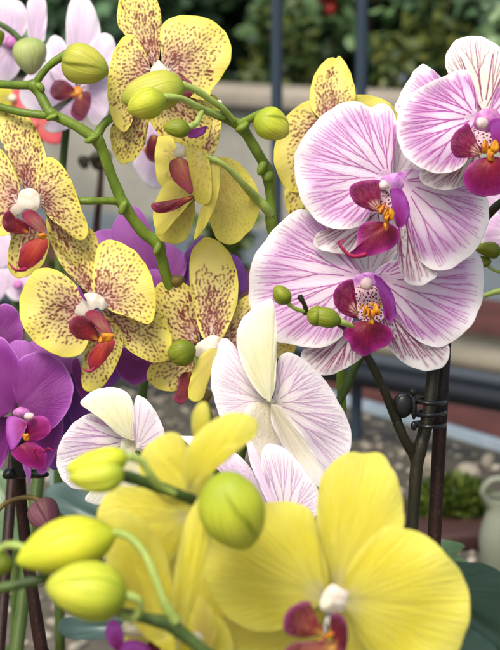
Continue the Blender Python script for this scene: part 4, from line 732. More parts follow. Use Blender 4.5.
put(f, [
 pur('petal', [(148, 275), (128, 262), (114, 246), (111.5, 230), (118, 216), (130, 206), (141, 211), (152, 230), (160, 250), (166, 275)], (158, 285), .648, 'lavender', s1=-.02, s2=-.08, cup=-.25),
 pur('petal', [(112, 252), (98, 245), (94, 234), (104, 229.5), (118, 232), (135, 250), (140, 265)], (150, 280), .656, 'lavender'),
 pur('petal', [(166, 276), (160, 255), (163, 243), (174, 246), (185, 256), (186, 270), (178, 284)], (166, 288), .644, 'lavender', s1=.0),
 pur('sepal', [(150, 295), (143, 278), (150, 269), (162, 272), (170, 285), (166, 298)], (160, 296), .640, 'lavender'),
])
f = flower(p2, [((200, 300), 8, .655)], 'col_pink', 'violet petals behind the tall blunt speckled sepal')
put(f, [
 pur('petal', [(192, 300), (184, 290), (177, 276), (180, 266), (190, 256), (200, 262), (206, 285)], (198, 305), .646, 'violet', cup=-.3),
 pur('petal', [(186, 262), (184, 255), (190, 246), (202, 236), (206, 240), (196, 252), (190, 264)], (187, 264), .640, 'violet', cup=-.6),
 pur('petal', [(210, 300), (214, 275), (222, 256), (233, 254), (242, 262), (247.5, 277), (247, 290), (241, 294), (228, 312)], (208, 308), .648, 'violet', cup=-.2),
])
f = flower(p2, [((120, 355), 7, .655)], 'col_pink', 'dark purple petals showing under the speckled sepal')
put(f, [
 pur('petal', [(118, 352), (132, 346), (150, 358), (155, 368), (147, 380), (134, 385), (122, 378), (115, 366)], (118, 358), .640, 'purple', cup=-.2),
 pur('petal', [(114, 358), (121, 375), (110, 387), (98, 387), (96, 375), (104, 362)], (116, 358), .644, 'violet', cup=-.2),
 pur('petal', [(92, 392), (86, 374), (90, 360), (104, 352), (112, 362), (106, 380)], (114, 356), .650, 'violet'),
])

# ---------------------------------------------------------------- pale lilac orchid, top left, behind
lp = plant('lilac_orchid', 'pale lilac orchid with wine red lips out of focus behind the left spike', 'orchid', 60, .84)
stem(lp, [[(-30, 15, .78, 3), (-5, 22, .78, 3), (12, 32, .775, 3), (22, 42, .77, 3.2)], [(75, 75, .80, 4), (66, 130, .81, 4), (60, 220, .82, 4.2), (58, 400, .83, 4.6), (60, 655, .84, 5)]], 'stem_mid', [(60, 650, .84, 5)])
pot(lp, 'pot')
bud((30, 38), (31, 75), 33, .765, 'bud_pale', lp, prof=(.7, .55), ph0=1.)
bud((-4, 30), (-1, 48), 15, .77, 'bud_green', lp)
f = flower(lp, [((77, 93), 7, .775)], 'callus_red', 'lilac flower behind the single plump bud')
def lil(nm, o, b, d, m='lilac', **k): return (nm, o, b, d, m, VN(n=8, branch=.4, w=.5, dots=0, v=.6), dict(dict(step=1.8), **k))
put(f, [
 lil('sepal', [(70, 60), (66, 40), (66.5, 15), (72, -2), (82, -8), (92, 4), (99, 22), (100, 40), (92, 65)], (78, 85), .790),
 lil('petal', [(85, 70), (88, 48), (97, 36), (107, 33), (115, 42), (115, 58), (104, 75)], (80, 88), .786, s1=-.03),
 lil('petal', [(66, 72), (67, 48), (60, 37), (52, 36), (46, 46), (46, 62), (56, 80)], (76, 88), .786, s1=-.03),
 lil('sepal', [(66, 85), (50, 62), (30, 72), (20, 88), (22, 104), (36, 114), (54, 106), (68, 96)], (76, 90), .792),
 lil('sepal', [(86, 92), (100, 72), (110, 80), (109, 108), (100, 126), (88, 118)], (80, 92), .792),
 lil('sepal', [(64, 112), (50, 120), (44, 128), (52, 133), (68, 129), (84, 120), (82, 104)], (76, 96), .794),
])
blade('side_lobe', [(70, 97), (62, 101), (53, 98), (50, 90), (55, 81), (63, 80), (71, 85), (76, 93)], (76, 95), .772, 'plum_lip', f, s1=.2, cup=-.3, step=1.8)
blade('lip', [(78, 95), (88, 91), (91, 97), (90, 108), (84, 119), (78, 121), (71, 115), (72, 106)], (80, 94), .770, 'plum_lip', f, s1=.2, cup=-.3, step=1.8)
f = flower(lp, [((12, 42), 8, .80)], 'col_pink', 'lilac flower cut by the upper left corner')
put(f, [
 lil('petal', [(16, 42), (26, 30), (28, 15), (22, 3), (10, -2), (-8, 2), (-18, 20), (-12, 36), (4, 44)], (12, 45), .80),
 lil('sepal', [(30, 40), (27, 25), (27, 4), (34, -8), (43, -6), (47, 10), (46, 30), (43, 42)], (34, 48), .795),
 lil('petal', [(10, 45), (20, 52), (21, 66), (14, 78), (2, 84), (-12, 80), (-20, 62), (-8, 46)], (12, 46), .802),
])
f = flower(lp, [((150, 150), 6, .85)], 'callus_red', 'lilac and magenta flower glimpsed under the top speckled flower')
put(f, [
 lil('petal', [(150, 150), (140, 144), (133, 152), (134, 168), (142, 180), (152, 188), (162, 186), (164, 165)], (152, 145), .86),
 lil('petal', [(148, 142), (146, 120), (155, 105), (170, 110), (172, 135), (160, 150)], (152, 145), .862)])
blade('lip', [(150, 136), (146, 146), (146, 156), (152, 162), (160, 160), (163, 148), (158, 136)], (154, 134), .842, 'plum_lip', f, step=2)
# ---------------------------------------------------------------- plain yellow orchid in front
NEAR[0] = .84
yp = plant('yellow_orchid', 'plain yellow orchid with plump green buds, nearest to the viewer and slightly out of focus', 'orchid', 300, .52)
stem(yp, [
 [(112, 474, .462, 4), (120, 475, .462, 6.4), (132, 478, .463, 6.4), (150, 484, .466, 6), (172, 492, .470, 6), (195, 501, .475, 5.6), (225, 520, .48, 6), (260, 560, .49, 6), (290, 620, .50, 6.5), (310, 680, .51, 7)],
 [(-25, 592, .452, 5.4), (0, 588, .450, 5.4), (20, 584, .450, 5.4), (38, 580, .450, 5.8), (48, 577, .451, 5)],
 [(118, 612, .446, 5), (134, 615, .446, 6), (150, 619, .447, 6.4), (168, 624, .448, 7.4), (180, 632, .449, 7), (200, 648, .450, 7), (225, 672, .452, 7.4), (260, 720, .455, 8)],
], 'stem_mid', [(310, 678, .51, 7), (258, 718, .455, 8)])
pot(yp, 'pot_clear')
_b = bud((127, 456), (66, 470), 30, .452, 'bud_yellowish', yp, prof=(.75, .5), ped=[(175, 494, .464, 3.4), (160, 486, .46, 3.8), (150, 474, .456, 4), (141, 461, .454, 4), (128, 456, .452, 4.6)])
bud((124, 474), (68, 478), 30, .444, 'bud_lime', yp, prof=(.75, .5))
_b = bud((221, 476), (248, 546), 65, .452, 'bud_lime', yp, prof=(.85, .5), lean=-.010, ph0=.9, gr=.05, twist=.9, ped=[(232, 528, .482, 4), (220, 510, .476, 4), (214, 492, .465, 4.4), (220, 480, .456, 5)])
_b = bud((116, 533), (16, 562), 54, .452, 'bud_yellowish', yp, prof=(.9, .62), ped=[(176, 622, .448, 6), (165, 604, .446, 4.6), (156, 580, .446, 4.2), (146, 556, .447, 4), (132, 539, .449, 3.8), (118, 533, .451, 4), (104, 533, .452, 4.4)], lean=.004)
_b = bud((126, 598), (46, 585), 59, .436, 'bud_lime', yp, prof=(.8, .52), ped=[(122, 616, .445, 4.4), (132, 619, .442, 4), (139, 612, .440, 3.8), (139, 601, .438, 3.8), (130, 596, .437, 4.4), (118, 596, .437, 5)], ph0=2.)
_b = bud((6, 553), (-16, 580), 30, .452, 'bud_green', yp, ped=[(47, 576, .451, 4.4), (38, 560, .449, 4.2), (24, 548, .449, 4), (8, 545, .450, 4), (-4, 552, .452, 4)])
YL = dict(step=2.4, thick=.0008)
def yel(nm, o, b, d, m='yellow', **k): return (nm, o, b, d, m, VN(n=8, branch=.4, w=.9, dots=0, v=.35), dict(YL, **k))
f = column(yp, [(319, 606), (322, 597), (326, 589), (333, 584), (341, 588), (349, 592), (347, 600), (344, 611), (338, 612), (330, 613), (324, 612)], (333, 598), .468, 'col_white', 'big yellow flower facing the viewer with a plum red lip')
put(f, [
 yel('sepal', [(324, 580), (318, 550), (316, 515), (319, 486), (327, 468), (342, 456), (353, 451.5), (362, 453.5), (378, 453), (390, 464), (399, 484), (404, 508), (402, 532), (386, 560), (352, 586)], (334, 594), .486, s1=-.05, s2=-.05, cup=-.2, tip=(366, 452)),
 yel('petal', [(328, 580), (320, 545), (312, 512), (295, 503), (270, 502), (240, 508), (215, 535), (205, 565), (210, 592), (226, 616), (250, 630), (274, 631), (296, 622), (316, 607)], (326, 597), .482, s1=-.03, s2=-.08, cup=-.12, tip=(206, 570), kink=.08),
 yel('petal', [(346, 578), (362, 548), (384, 528), (404, 528), (428, 537), (450, 558), (466, 582), (470.5, 606), (466, 634), (452, 662), (430, 688), (400, 682), (368, 650), (350, 618)], (340, 600), .480, s1=-.02, s2=-.09, cup=-.14, tip=(468, 610), kink=-.05),
 yel('sepal', [(312, 612), (280, 622), (235, 600), (205, 600), (204, 630), (215, 665), (250, 700), (290, 700), (318, 660)], (326, 606), .494, s1=-.03),
 yel('sepal', [(344, 612), (375, 640), (400, 680), (390, 720), (350, 730), (325, 700), (322, 650)], (334, 608), .494, s1=-.03),
])
blade('side_lobe', [(314, 636), (300, 638), (287, 634), (283, 624), (287, 611), (298, 603), (309, 601), (313, 610), (315, 620), (324, 628)], (324, 634), .462, 'plum_lip', f, s1=.2, cup=-.4, step=2, pat=SP(tmax=.7, dmin=3))
blade('side_lobe', [(332, 640), (330, 625), (332, 614), (340, 614), (347, 624), (348, 640), (344, 655), (336, 652)], (335, 646), .460, 'plum_lip', f, s1=.2, cup=-.4, step=2)
blade('lip', [(332, 642), (312, 641), (292, 644), (284, 655), (292, 680), (318, 695), (340, 680), (346, 655)], (334, 645), .455, 'plum_lip', f, pat=SP(tmax=.8, dmin=4, size=1.3), s1=.2, s2=-.4, cup=-.4, step=2)
lumps('anther_cap', [((326, 604), 6, .463, dict(ax=(1, 1.1, .7), rot=.4))], 'col_yellow', f)
lumps('callus', [((326, 637), 3, .458, dict(noise=.3)), ((320, 641), 2.4, .458, dict(noise=.3)), ((331, 634), 2.4, .459, dict(noise=.3))], 'callus_red', f)
f = flower(yp, [((206, 480), 8, .482)], 'col_yellow', 'yellow flower seen from behind above the dark stem')
put(f, [
 yel('petal', [(190, 500), (165, 497), (145, 482), (138, 466), (144, 449), (158, 437), (174, 432), (186, 443), (190, 465), (196, 488)], (200, 500), .486, s1=-.02, cup=-.2, tip=(155, 440)),
 yel('petal', [(186, 492), (183, 474), (184, 456), (194, 437), (210, 422), (226, 414), (243, 413), (257, 421), (257, 434), (246, 443), (226, 445), (206, 452), (194, 468), (190, 484)], (188, 492), .462, s1=.15, s2=-.25, cup=-.6, tip=(256, 427)),
 yel('sepal', [(198, 446), (192, 430), (192.5, 414), (198, 404), (205, 401.5), (209.5, 410), (209, 426), (206, 444)], (202, 470), .480, cup=-.4),
 yel('petal', [(190, 490), (196, 462), (206, 447), (213, 450), (213, 470), (206, 490), (197, 500)], (194, 500), .478, cup=-.3),
 yel('petal', [(186, 508), (180, 495), (150, 489), (122, 486), (105, 496), (96, 520), (100, 545), (125, 566), (160, 568), (182, 545)], (192, 515), .488, s1=-.03, cup=-.15),
])
f = flower(yp, [((196, 640), 8, .474)], 'col_yellow', 'yellow flower edge-on between the buds and the big yellow flower')
put(f, [
 yel('petal', [(150, 640), (118, 600), (106, 560), (103, 525), (112, 510), (130, 511), (150, 528), (166, 556), (173, 590), (178, 625)], (176, 660), .472, s1=-.02, cup=-.25, tip=(116, 509)),
 yel('petal', [(173, 625), (173, 590), (178, 555), (186, 520), (198, 498), (209, 489), (212, 508), (211, 540), (204, 575), (193, 605), (184, 628)], (178, 650), .460, s1=.05, cup=-.6, tip=(209, 490)),
 yel('petal', [(180, 650), (160, 610), (152, 570), (160, 525), (178, 505), (200, 510), (222, 540), (226, 600), (214, 660), (196, 690)], (186, 690), .492, cup=-.1),
 yel('sepal', [(150, 690), (125, 655), (130, 625), (160, 612), (195, 615), (225, 622), (232, 660), (200, 700)], (175, 700), .487, cup=-.1),
 yel('sepal', [(190, 640), (193, 612), (200, 596), (208, 602), (216, 620), (214, 645), (204, 660)], (200, 665), .480, 'spotted_back', cup=-.4),
])
f = flower(yp, [((139, 630), 9, .486, dict(ax=(1.9, .8, 1), rot=-.1)), ((128, 626), 6, .486)], 'col_yellow', 'cream column and magenta lip peeping out under the front buds')
blade('side_lobe', [(112, 648), (105, 636), (107, 624), (114, 620), (121, 626), (124, 640), (120, 650)], (118, 652), .482, 'mauve_lip', f, s1=.1, cup=-.5, step=2)
blade('lip', [(122, 645), (130, 640), (145, 643), (152, 652), (145, 668), (128, 672), (118, 660)], (136, 668), .478, 'mauve_lip', f, s1=.1, cup=-.5, step=2)
blade('side_lobe', [(150, 640), (158, 640), (160, 652), (152, 660), (146, 650)], (152, 658), .484, 'red_lobe', f, step=2)

NEAR[0] = 1.
# ================================================================== SURROUNDINGS
def G(x, y, z):
    r = P(x, y, 1.0); return r*(z/r[2])
def box_data(c, u, L, W, z0, z1):
    """block along the horizontal direction u"""
    u = np.array([u[0], u[1], 0.])/math.hypot(u[0], u[1]); n = np.array([-u[1], u[0], 0]); V = []
    for zz in (z0, z1):
        for a, b in ((-1, -1), (1, -1), (1, 1), (-1, 1)):
            q = np.array([c[0], c[1], 0])+u*a*L/2+n*b*W/2; q[2] = zz; V.append(q)
    Q = [(0, 3, 2, 1), (4, 5, 6, 7), (0, 1, 5, 4), (1, 2, 6, 5), (2, 3, 7, 6), (3, 0, 4, 7)]
    return np.array(V), np.array(Q), np.zeros((0, 3), int)
def boxes(name, L, mat, parent=None, bev=.004):
    o = join_mesh(name, L, M[mat], parent, smooth=False)
    b = o.modifiers.new('bevel', 'BEVEL'); b.width = bev; b.segments = 2; return o
def ground_mat(name, stops, sc, sc2, bump=.5):
    m = N(name); c = m.ramp(m.noise(sc, m.obj(), 5, .6), stops)
    v = m.noise(sc2, m.obj(), 4, .7); c = m.mix(m.math('MULTIPLY', v, .5), c, tuple(x*.5 for x in stops[0][1][:3])+(1,))
    return m.fin(c, .85, m.bump(v, bump, .004), 0., .2)
M['path'] = ground_mat('grey_blue_paving', [(.3, srgb(84, 95, 104)), (.7, srgb(108, 118, 124))], 3, 60)
M['brick_strip'] = ground_mat('red_brick_edging', [(.3, srgb(72, 44, 42)), (.7, srgb(96, 58, 54))], 9, 50)
M['brown_path'] = ground_mat('brown_earth_path', [(.3, srgb(60, 54, 46)), (.7, srgb(84, 76, 64))], 9, 50)
M['kerb'] = ground_mat('pale_stone_kerb', [(.3, srgb(116, 112, 98)), (.7, srgb(140, 134, 118))], 7, 60)
M['bedsoil'] = ground_mat('sandy_bed', [(.25, srgb(104, 98, 86)), (.5, srgb(122, 115, 99)), (.75, srgb(142, 135, 118))], 14, 120)
M['rim'] = ground_mat('painted_metal_rim', [(.3, srgb(122, 138, 150)), (.7, srgb(150, 164, 174))], 7, 60, .1)
M['wall'] = ground_mat('rendered_wall', [(.3, srgb(150, 150, 140)), (.7, srgb(178, 176, 162))], 3, 40)
M['coping'] = ground_mat('sandstone_coping', [(.3, srgb(142, 136, 122)), (.7, srgb(168, 160, 146))], 3, 40)
M['post'] = plain('blue_grey_paint', srgb(52, 66, 80), .45, 20, .2)
M['rail'] = plain('black_rail', srgb(26, 30, 36), .3, 20, .2)
M['rail_highlight'] = plain('rail_highlight_grey', srgb(58, 66, 74), .4, 20, .2)  # highlight on the black rail, put in as a grey colour
M['jug'] = plain('pale_green_glaze', srgb(128, 134, 116), .6, 40, .2)
M['tray'] = plain('dark_red_tray', srgb(64, 40, 36), .6)
def pebble_mat():
    m = N('pebbles'); r = m.attr('rnd')
    c = m.ramp(r, [(0, srgb(108, 103, 90)), (.3, srgb(136, 130, 116)), (.6, srgb(152, 146, 131)), (.85, srgb(178, 172, 158)), (1, srgb(118, 102, 86))], 'LINEAR')
    return m.fin(m.mix(m.math('MULTIPLY', m.noise(150, m.obj(), 3), .5), c, srgb(90, 84, 74)), .8, None, 0., .2)
M['pebble'] = pebble_mat()
def leaf_mat(name, cols, transl=.25, rough=.45):
    m = N(name); r = m.attr('rnd'); k = len(cols)
    c = m.ramp(r, [(i/(k-1), c) for i, c in enumerate(cols)], 'LINEAR')
    return m.fin(c, rough, None, transl, .4)
M['shrub_dark'] = leaf_mat('dark_shrub_leaves', [srgb(58, 84, 64), srgb(84, 118, 86), srgb(112, 146, 110), srgb(150, 176, 146)])
M['shrub_mid'] = leaf_mat('mid_shrub_leaves', [srgb(62, 88, 60), srgb(88, 122, 78), srgb(118, 150, 100), srgb(154, 178, 136)])
M['shrub_yellow'] = leaf_mat('yellowish_shrub_leaves', [srgb(44, 64, 34), srgb(66, 86, 44), srgb(96, 108, 52), srgb(140, 140, 66)])
M['moss'] = leaf_mat('moss_leaves', [srgb(50, 66, 24), srgb(78, 98, 32), srgb(106, 122, 44)])
M['bark'] = plain('bark', srgb(70, 58, 46), .8)
def leaf_strap_mat(name, a, b):
    m = N(name); st = m.attr('st', 'Vector'); n = m.noise(1, m.mapv(st, (16, 1.5, 1)), 3)
    return m.fin(m.mix(n, a, b), .36, m.bump(n, .3, .001), .06, .5)
M['leaf_dark'] = leaf_strap_mat('dark_orchid_leaf', srgb(36, 60, 44), srgb(64, 90, 74))
M['leaf_teal'] = leaf_strap_mat('greyish_orchid_leaf', srgb(66, 96, 88), srgb(96, 122, 118))
M['leaf_green'] = leaf_strap_mat('green_orchid_leaf', srgb(74, 104, 62), srgb(100, 128, 92))
M['pink_bloom'] = petal_mat('coral_petal', [(0, srgb(240, 130, 120)), (1, srgb(236, 100, 110))], srgb(220, 80, 90), .3)
M['red_bloom'] = plain('red_bloom', srgb(150, 36, 34), .6)

def structure(o): o['kind'] = 'structure'; return o
rl = G(330, 372, -.42); rr = G(500, 402, -.42); U = (rr-rl)[:2]; U /= np.linalg.norm(U)
# lower floor, reaching the horizon
def sheet(name, c, u, L, W, z, mat):
    V, _, t = box_data(c, u, L, W, z, z+.001); return structure(join_mesh(name, [(V[:4], np.array([(0, 1, 2, 3)]), t)], M[mat], None, smooth=False))
sheet('ground', (0, 20), (1, 0), 160, 160, -.62, 'path')
c = G(490, 318, -.62); sheet('brick_path', c, U, 9, .30, -.616, 'brick_strip')
c = G(490, 328, -.62); sheet('far_brown_path', c, U, 9, .42, -.618, 'brown_path')
c = G(490, 382, -.62); sheet('brick_edging', c, U, 9, .28, -.616, 'brick_strip')
c = G(480, 352, -.60); k = join_mesh('kerb', [box_data(c, U, 9, .12, -.62, -.595)], M['kerb'], None, smooth=False); structure(k)
c = G(490, 405, -.62); sheet('brown_path', c, U, 9, .62, -.612, 'brown_path')
# raised gravel bed, its far edge capped with a painted rim
e0 = G(375, 409, -.497); e1 = G(500, 446, -.497); UE = (e1-e0)[:2]; UE /= np.linalg.norm(UE); NE = np.array([-UE[1], UE[0]]); 
if NE[1] < 0: NE = -NE
ec = (e0+e1)[:2]/2
bc = ec-NE*1.4; o = structure(join_mesh('gravel_bed', [box_data(bc, UE, 8, 2.78, -.619, BED)], M['bedsoil'], None, smooth=False))
o = structure(join_mesh('bed_rim', [box_data(ec+NE*.006, UE, 8, .016, -.619, -.493)], M['rim'], None, smooth=False))
o = structure(join_mesh('bed_fascia', [box_data(ec+NE*.075, UE, 8, .105, -.619, -.494)], M['brick_strip'], None, smooth=False))
# pebbles
def icos(n):
    th = np.array([(0, 0, 1)]+[(math.sin(a)*math.cos(b), math.sin(a)*math.sin(b), math.cos(a)) for a in (.8, 1.6, 2.4) for b in np.arange(6)*math.pi/3+a]+[(0, 0, -1)])
    T = [(0, 1+i, 1+(i+1) % 6) for i in range(6)]; Q = [(1+6*k+i, 7+6*k+i, 7+6*k+(i+1) % 6, 1+6*k+(i+1) % 6) for k in (0, 1) for i in range(6)]; T += [(19, 13+(i+1) % 6, 13+i) for i in range(6)]
    return th, np.array(Q), np.array(T)
sv, sq, st_ = icos(0)
def scatter_stones(name, n, reg, rad, z=BED):
    parts, rnd = [], []
    for i in range(n):
        a = reg(); r = rad()*np.array([rng.uniform(.8, 1.5), rng.uniform(.8, 1.2), rng.uniform(.5, .8)]); t_ = rng.uniform(0, 6.3)
        v = sv*(1+rng.normal(0, .07, (len(sv), 1)))*r; v = np.stack([v[:, 0]*math.cos(t_)-v[:, 1]*math.sin(t_), v[:, 0]*math.sin(t_)+v[:, 1]*math.cos(t_), v[:, 2]], 1)+[a[0], a[1], z+r[2]*.4]
        parts.append((v, sq, st_)); rnd += [rng.random()]*len(v)
    return join_mesh(name, parts, M['pebble'], None, dict(rnd=np.array(rnd)))
def reg():
    while True:
        x, y = rng.uniform(-.75, .85), rng.uniform(.75, 2.4)
        if (np.array([x, y])-ec)@NE < -.03: return x, y
g = scatter_stones('gravel', 4500, reg, lambda: rng.uniform(.0025, .006)); g['kind'] = 'stuff'
for i, (x, y, r, lab) in enumerate([(432, 470, .020, 'rounded pale stone right of the maroon cane, on the far gravel'), (468, 480, .018, 'pale grey stone between the green cushion plant and the bed rim'), (386, 486, .018, 'stone left of the dark stem behind the yellow petals'), (488, 466, .014, 'small grey stone close to the right edge by the blue-white rim')]):
    p = G(x, y, BED); o = scatter_stones('stone', 1, lambda: (p[0], p[1]), lambda: r); tag(o, lab, 'stone', 'stones on the gravel')
    sm = o.modifiers.new('sub', 'SUBSURF'); sm.levels = 2; sm.render_levels = 2
# fence: blue grey posts with a black top rail
fn = thing('metal_fence', 'low metal fence of thin blue grey posts with a black tubular rail', 'fence', [rr[0], rr[1], -.62])
d3 = np.array([U[0], U[1], 0]); 
def along(px, py, z):      # point of the rail line seen at column px
    best = None
    for s in np.linspace(-2.5, 1.5, 1600):
        q = rl+d3*s; dd = q@FW; x = (q@RX)/(K*dd)+250
        if best is None or abs(x-px) < best[0]: best = (abs(x-px), q)
    q = best[1].copy(); q[2] = z; return q
M_ = M
rod('rail', rl-d3*2.2+[0, 0, .002], rl+d3*1.2+[0, 0, .002], .0125, 'rail', parent=fn)
rod('rail', rl-d3*2.2+[0, .012, .019], rl+d3*1.2+[0, .012, .019], .008, 'rail_highlight', parent=fn)  # added grey rod, standing in for the highlight along the black rail's top
for px in (276, 359, 98, 610, 520):
    b0 = along(px, 300, -.62)+[0, .03, 0]; b1 = b0.copy(); b1[2] = .22
    if px in (276, 359): rod('post', b0, b1, .0066, 'post', parent=fn)
    elif px == 98: b1[2] = -.33; rod('post', b0, b1, .0078, 'post', parent=fn)
# wall behind the path
w0 = G(215, 84, -.25); w1 = G(300, 99, -.25); UW = (w1-w0)[:2]; UW /= np.linalg.norm(UW); UW = UW*.5+np.array([1, 0])*.5; UW /= np.linalg.norm(UW); NW = np.array([-UW[1], UW[0]]); wc = (w0+w1)[:2]/2
wl = thing('garden_wall', 'low rendered wall with a sandstone coping between the path and the shrubs', 'wall', [wc[0], wc[1], -.62])
boxes('wall_face', [box_data(wc+NW*.14, UW, 12, .20, -.63, -.30)], 'wall', wl)
boxes('coping', [box_data(wc+NW*.14, UW, 12, .28, -.298, -.25)], 'coping', wl, .01)
# shrubs
def shrub(name, label, x, y, z0, rad, h, n, mat, leaf=.05, seed=0, group=None, bloom=None, gap=.25):
    r = np.random.default_rng(seed); t_ = thing(name, label, 'shrub', [x, y, z0], group)
    nc = 30; cc = r.normal(0, 1, (nc, 3)); cc /= np.linalg.norm(cc, axis=1)[:, None]; cc *= r.uniform(.3, .95, (nc, 1)); cc = cc*[rad, rad*.8, h/2]+[x, y, z0+h*.55]
    pick = r.integers(0, nc, n); q = r.normal(0, 1, (n, 3)); q /= np.linalg.norm(q, axis=1)[:, None]; C = cc[pick]+q*(rad*.36)*r.uniform(.5, 1., (n, 1))
    C[:, 2] = np.maximum(C[:, 2], z0+.01)
    ax = r.normal(0, 1, (n, 3))+[0, 0, -.2]+q*.8; ax /= np.linalg.norm(ax, axis=1)[:, None]
    nn = np.cross(ax, r.normal(0, 1, (n, 3))); nn /= np.linalg.norm(nn, axis=1)[:, None]; bb = np.cross(ax, nn)
    L = leaf*r.uniform(.6, 1.3, (n, 1)); W = L*.28
    V = np.stack([C, C+ax*L*.4+bb*W+nn*L*.08, C+ax*L*.5, C+ax*L*.4-bb*W+nn*L*.08, C+ax*L-nn*L*.12, C+ax*L*.75+bb*W*.7, C+ax*L*.75-bb*W*.7], 1)
    i = np.arange(n)[:, None]*7
    Q = np.concatenate([i+[0, 1, 5, 2], i+[0, 2, 6, 3], ]); T = np.concatenate([i+[2, 5, 4], i+[2, 4, 6]])
    rn = np.clip(r.random(n)*.6+.4*r.random(nc)[pick], 0, 1)
    join_mesh('foliage', [(V.reshape(-1, 3), Q, T)], M[mat], t_, dict(rnd=np.repeat(rn, 7)), smooth=False)
    br = []
    for k_ in range(7):
        e = cc[k_]; a_ = np.array([x, y, z0-.02]); mid = (a_+e)/2+r.normal(0, .03, 3); Cv = cr_open([a_, mid, e], 6); th = np.arange(7)/7*2*math.pi
        rr_ = np.linspace(.014, .005, len(Cv))*rad/.4
        Vv = (Cv[:, None]+rr_[:, None, None]*np.stack([np.cos(th), np.sin(th), 0*th], 1)[None]).reshape(-1, 3); gg = np.arange(len(Cv)*7).reshape(-1, 7); nx = np.roll(gg, -1, 1)
        br.append((Vv, np.stack([gg[:-1], nx[:-1], nx[1:], gg[1:]], -1).reshape(-1, 4), np.zeros((0, 3), int)))
    join_mesh('stem', br, M['bark'], t_)
    if bloom is not None:
        for bpos, br_ in bloom:
            v = []
            for k_ in range(9): v.append((sv*np.array([br_*.4]*3)*r.uniform(.7, 1.2)+np.array(bpos)+r.normal(0, br_*.35, 3), sq, st_))
            join_mesh('flower_head', v, M['red_bloom'], t_)
    return t_
def atY(px, py, Y):
    q = P(px, py, 1.); return q*(Y/q[1])
GZ = -.62
red = atY(325, -4, 4.75)
shrub('evergreen_shrub', 'dark shrub over the wall left of the first fence post, behind the speckled flower', -.55, 4.95, GZ, .55, 1.5, 5200, 'shrub_dark', .075, 1, 'shrubs behind the wall')
shrub('evergreen_shrub', 'shrub between the two tall posts with one dull red bloom at the very top', .32, 5.05, GZ, .52, 1.5, 5200, 'shrub_mid', .07, 2, 'shrubs behind the wall', [(red, .05)])
shrub('evergreen_shrub', 'dark blue green shrub right of the second tall post above the veined flowers', 1.0, 4.9, GZ, .58, 1.6, 6000, 'shrub_dark', .08, 3, 'shrubs behind the wall')
shrub('evergreen_shrub', 'dark shrub behind the pale lilac flowers in the upper left', -1.35, 4.9, GZ, .6, 1.6, 5200, 'shrub_dark', .08, 4, 'shrubs behind the wall')
shrub('flowering_shrub', 'small yellowish green bush low against the wall between the two posts', .12, 4.62, GZ, .17, .62, 900, 'shrub_yellow', .05, 5, 'shrubs behind the wall')
shrub('flowering_shrub', 'small yellowish bush just right of the second tall post', .52, 4.62, GZ, .15, .62, 800, 'shrub_yellow', .05, 15, 'shrubs behind the wall')
shrub('evergreen_shrub', 'shrub in the top right corner beyond the cream striped sepal', 1.75, 5.0, GZ, .6, 1.5, 5000, 'shrub_mid', .075, 6, 'shrubs behind the wall')
for i, x in enumerate((-2.2, -1.1, -.1, .75, 1.5, 2.4)):
    shrub('tall_shrub', 'back row shrub, dim green mass seen through gaps', x, 5.9, GZ, .75, 2.0, 5200, 'shrub_dark', .11, 20+i, 'tall shrubs in the back row')
gs = G(212, 190, GZ)
shrub('evergreen_shrub', 'leafy shrub overhanging the wall right of the second tall post', 1.15, 3.95, GZ, .5, 1.05, 4600, 'shrub_mid', .065, 41, 'shrubs behind the wall')
shrub('low_plant', 'blurred bright green tuft on the paving left of the bud stem', atY(221, 158, 2.9)[0], 2.9, GZ, .05, .26, 260, 'moss', .04, 31)
shrub('low_plant', 'small dark green tuft under the coral blossom near the left spike', atY(57, 152, 2.3)[0], 2.3, GZ, .045, .26, 240, 'moss', .035, 32)
# green cushion plant in a red tray
p = G(452, 528, BED); cp = thing('cushion_plant', 'low mossy green cushion plant in a dark red tray on the gravel', 'plant', [p[0], p[1], BED])
r_ = np.random.default_rng(5); n = 1500; q = r_.normal(0, 1, (n, 3)); q[:, 2] = abs(q[:, 2]); q /= np.linalg.norm(q, axis=1)[:, None]; C = p+[0, 0, .014]+q*[.036, .03, .032]*r_.uniform(.6, 1.05, (n, 1)); ax = q+r_.normal(0, .5, (n, 3)); ax /= np.linalg.norm(ax, axis=1)[:, None]; bb = np.cross(ax, r_.normal(0, 1, (n, 3))); bb /= np.linalg.norm(bb, axis=1)[:, None]
V = np.stack([C, C+ax*.006+bb*.002, C+ax*.013, C+ax*.006-bb*.002], 1); i = np.arange(n)[:, None]*4
join_mesh('foliage', [(V.reshape(-1, 3), i+[0, 1, 2, 3], np.zeros((0, 3), int))], M['moss'], cp, dict(rnd=np.repeat(r_.random(n), 4)), smooth=False)
boxes('tray', [box_data(p, (1, .05), .10, .08, BED+.002, BED+.018)], 'tray', cp, .004)
boxes('brick', [box_data(G(462, 545, BED), (1, .3), .09, .05, BED+.001, BED+.02)], 'tray', None, .004)
tag(bpy.data.objects['brick'], 'dark red brick lying in front of the green cushion plant', 'brick')
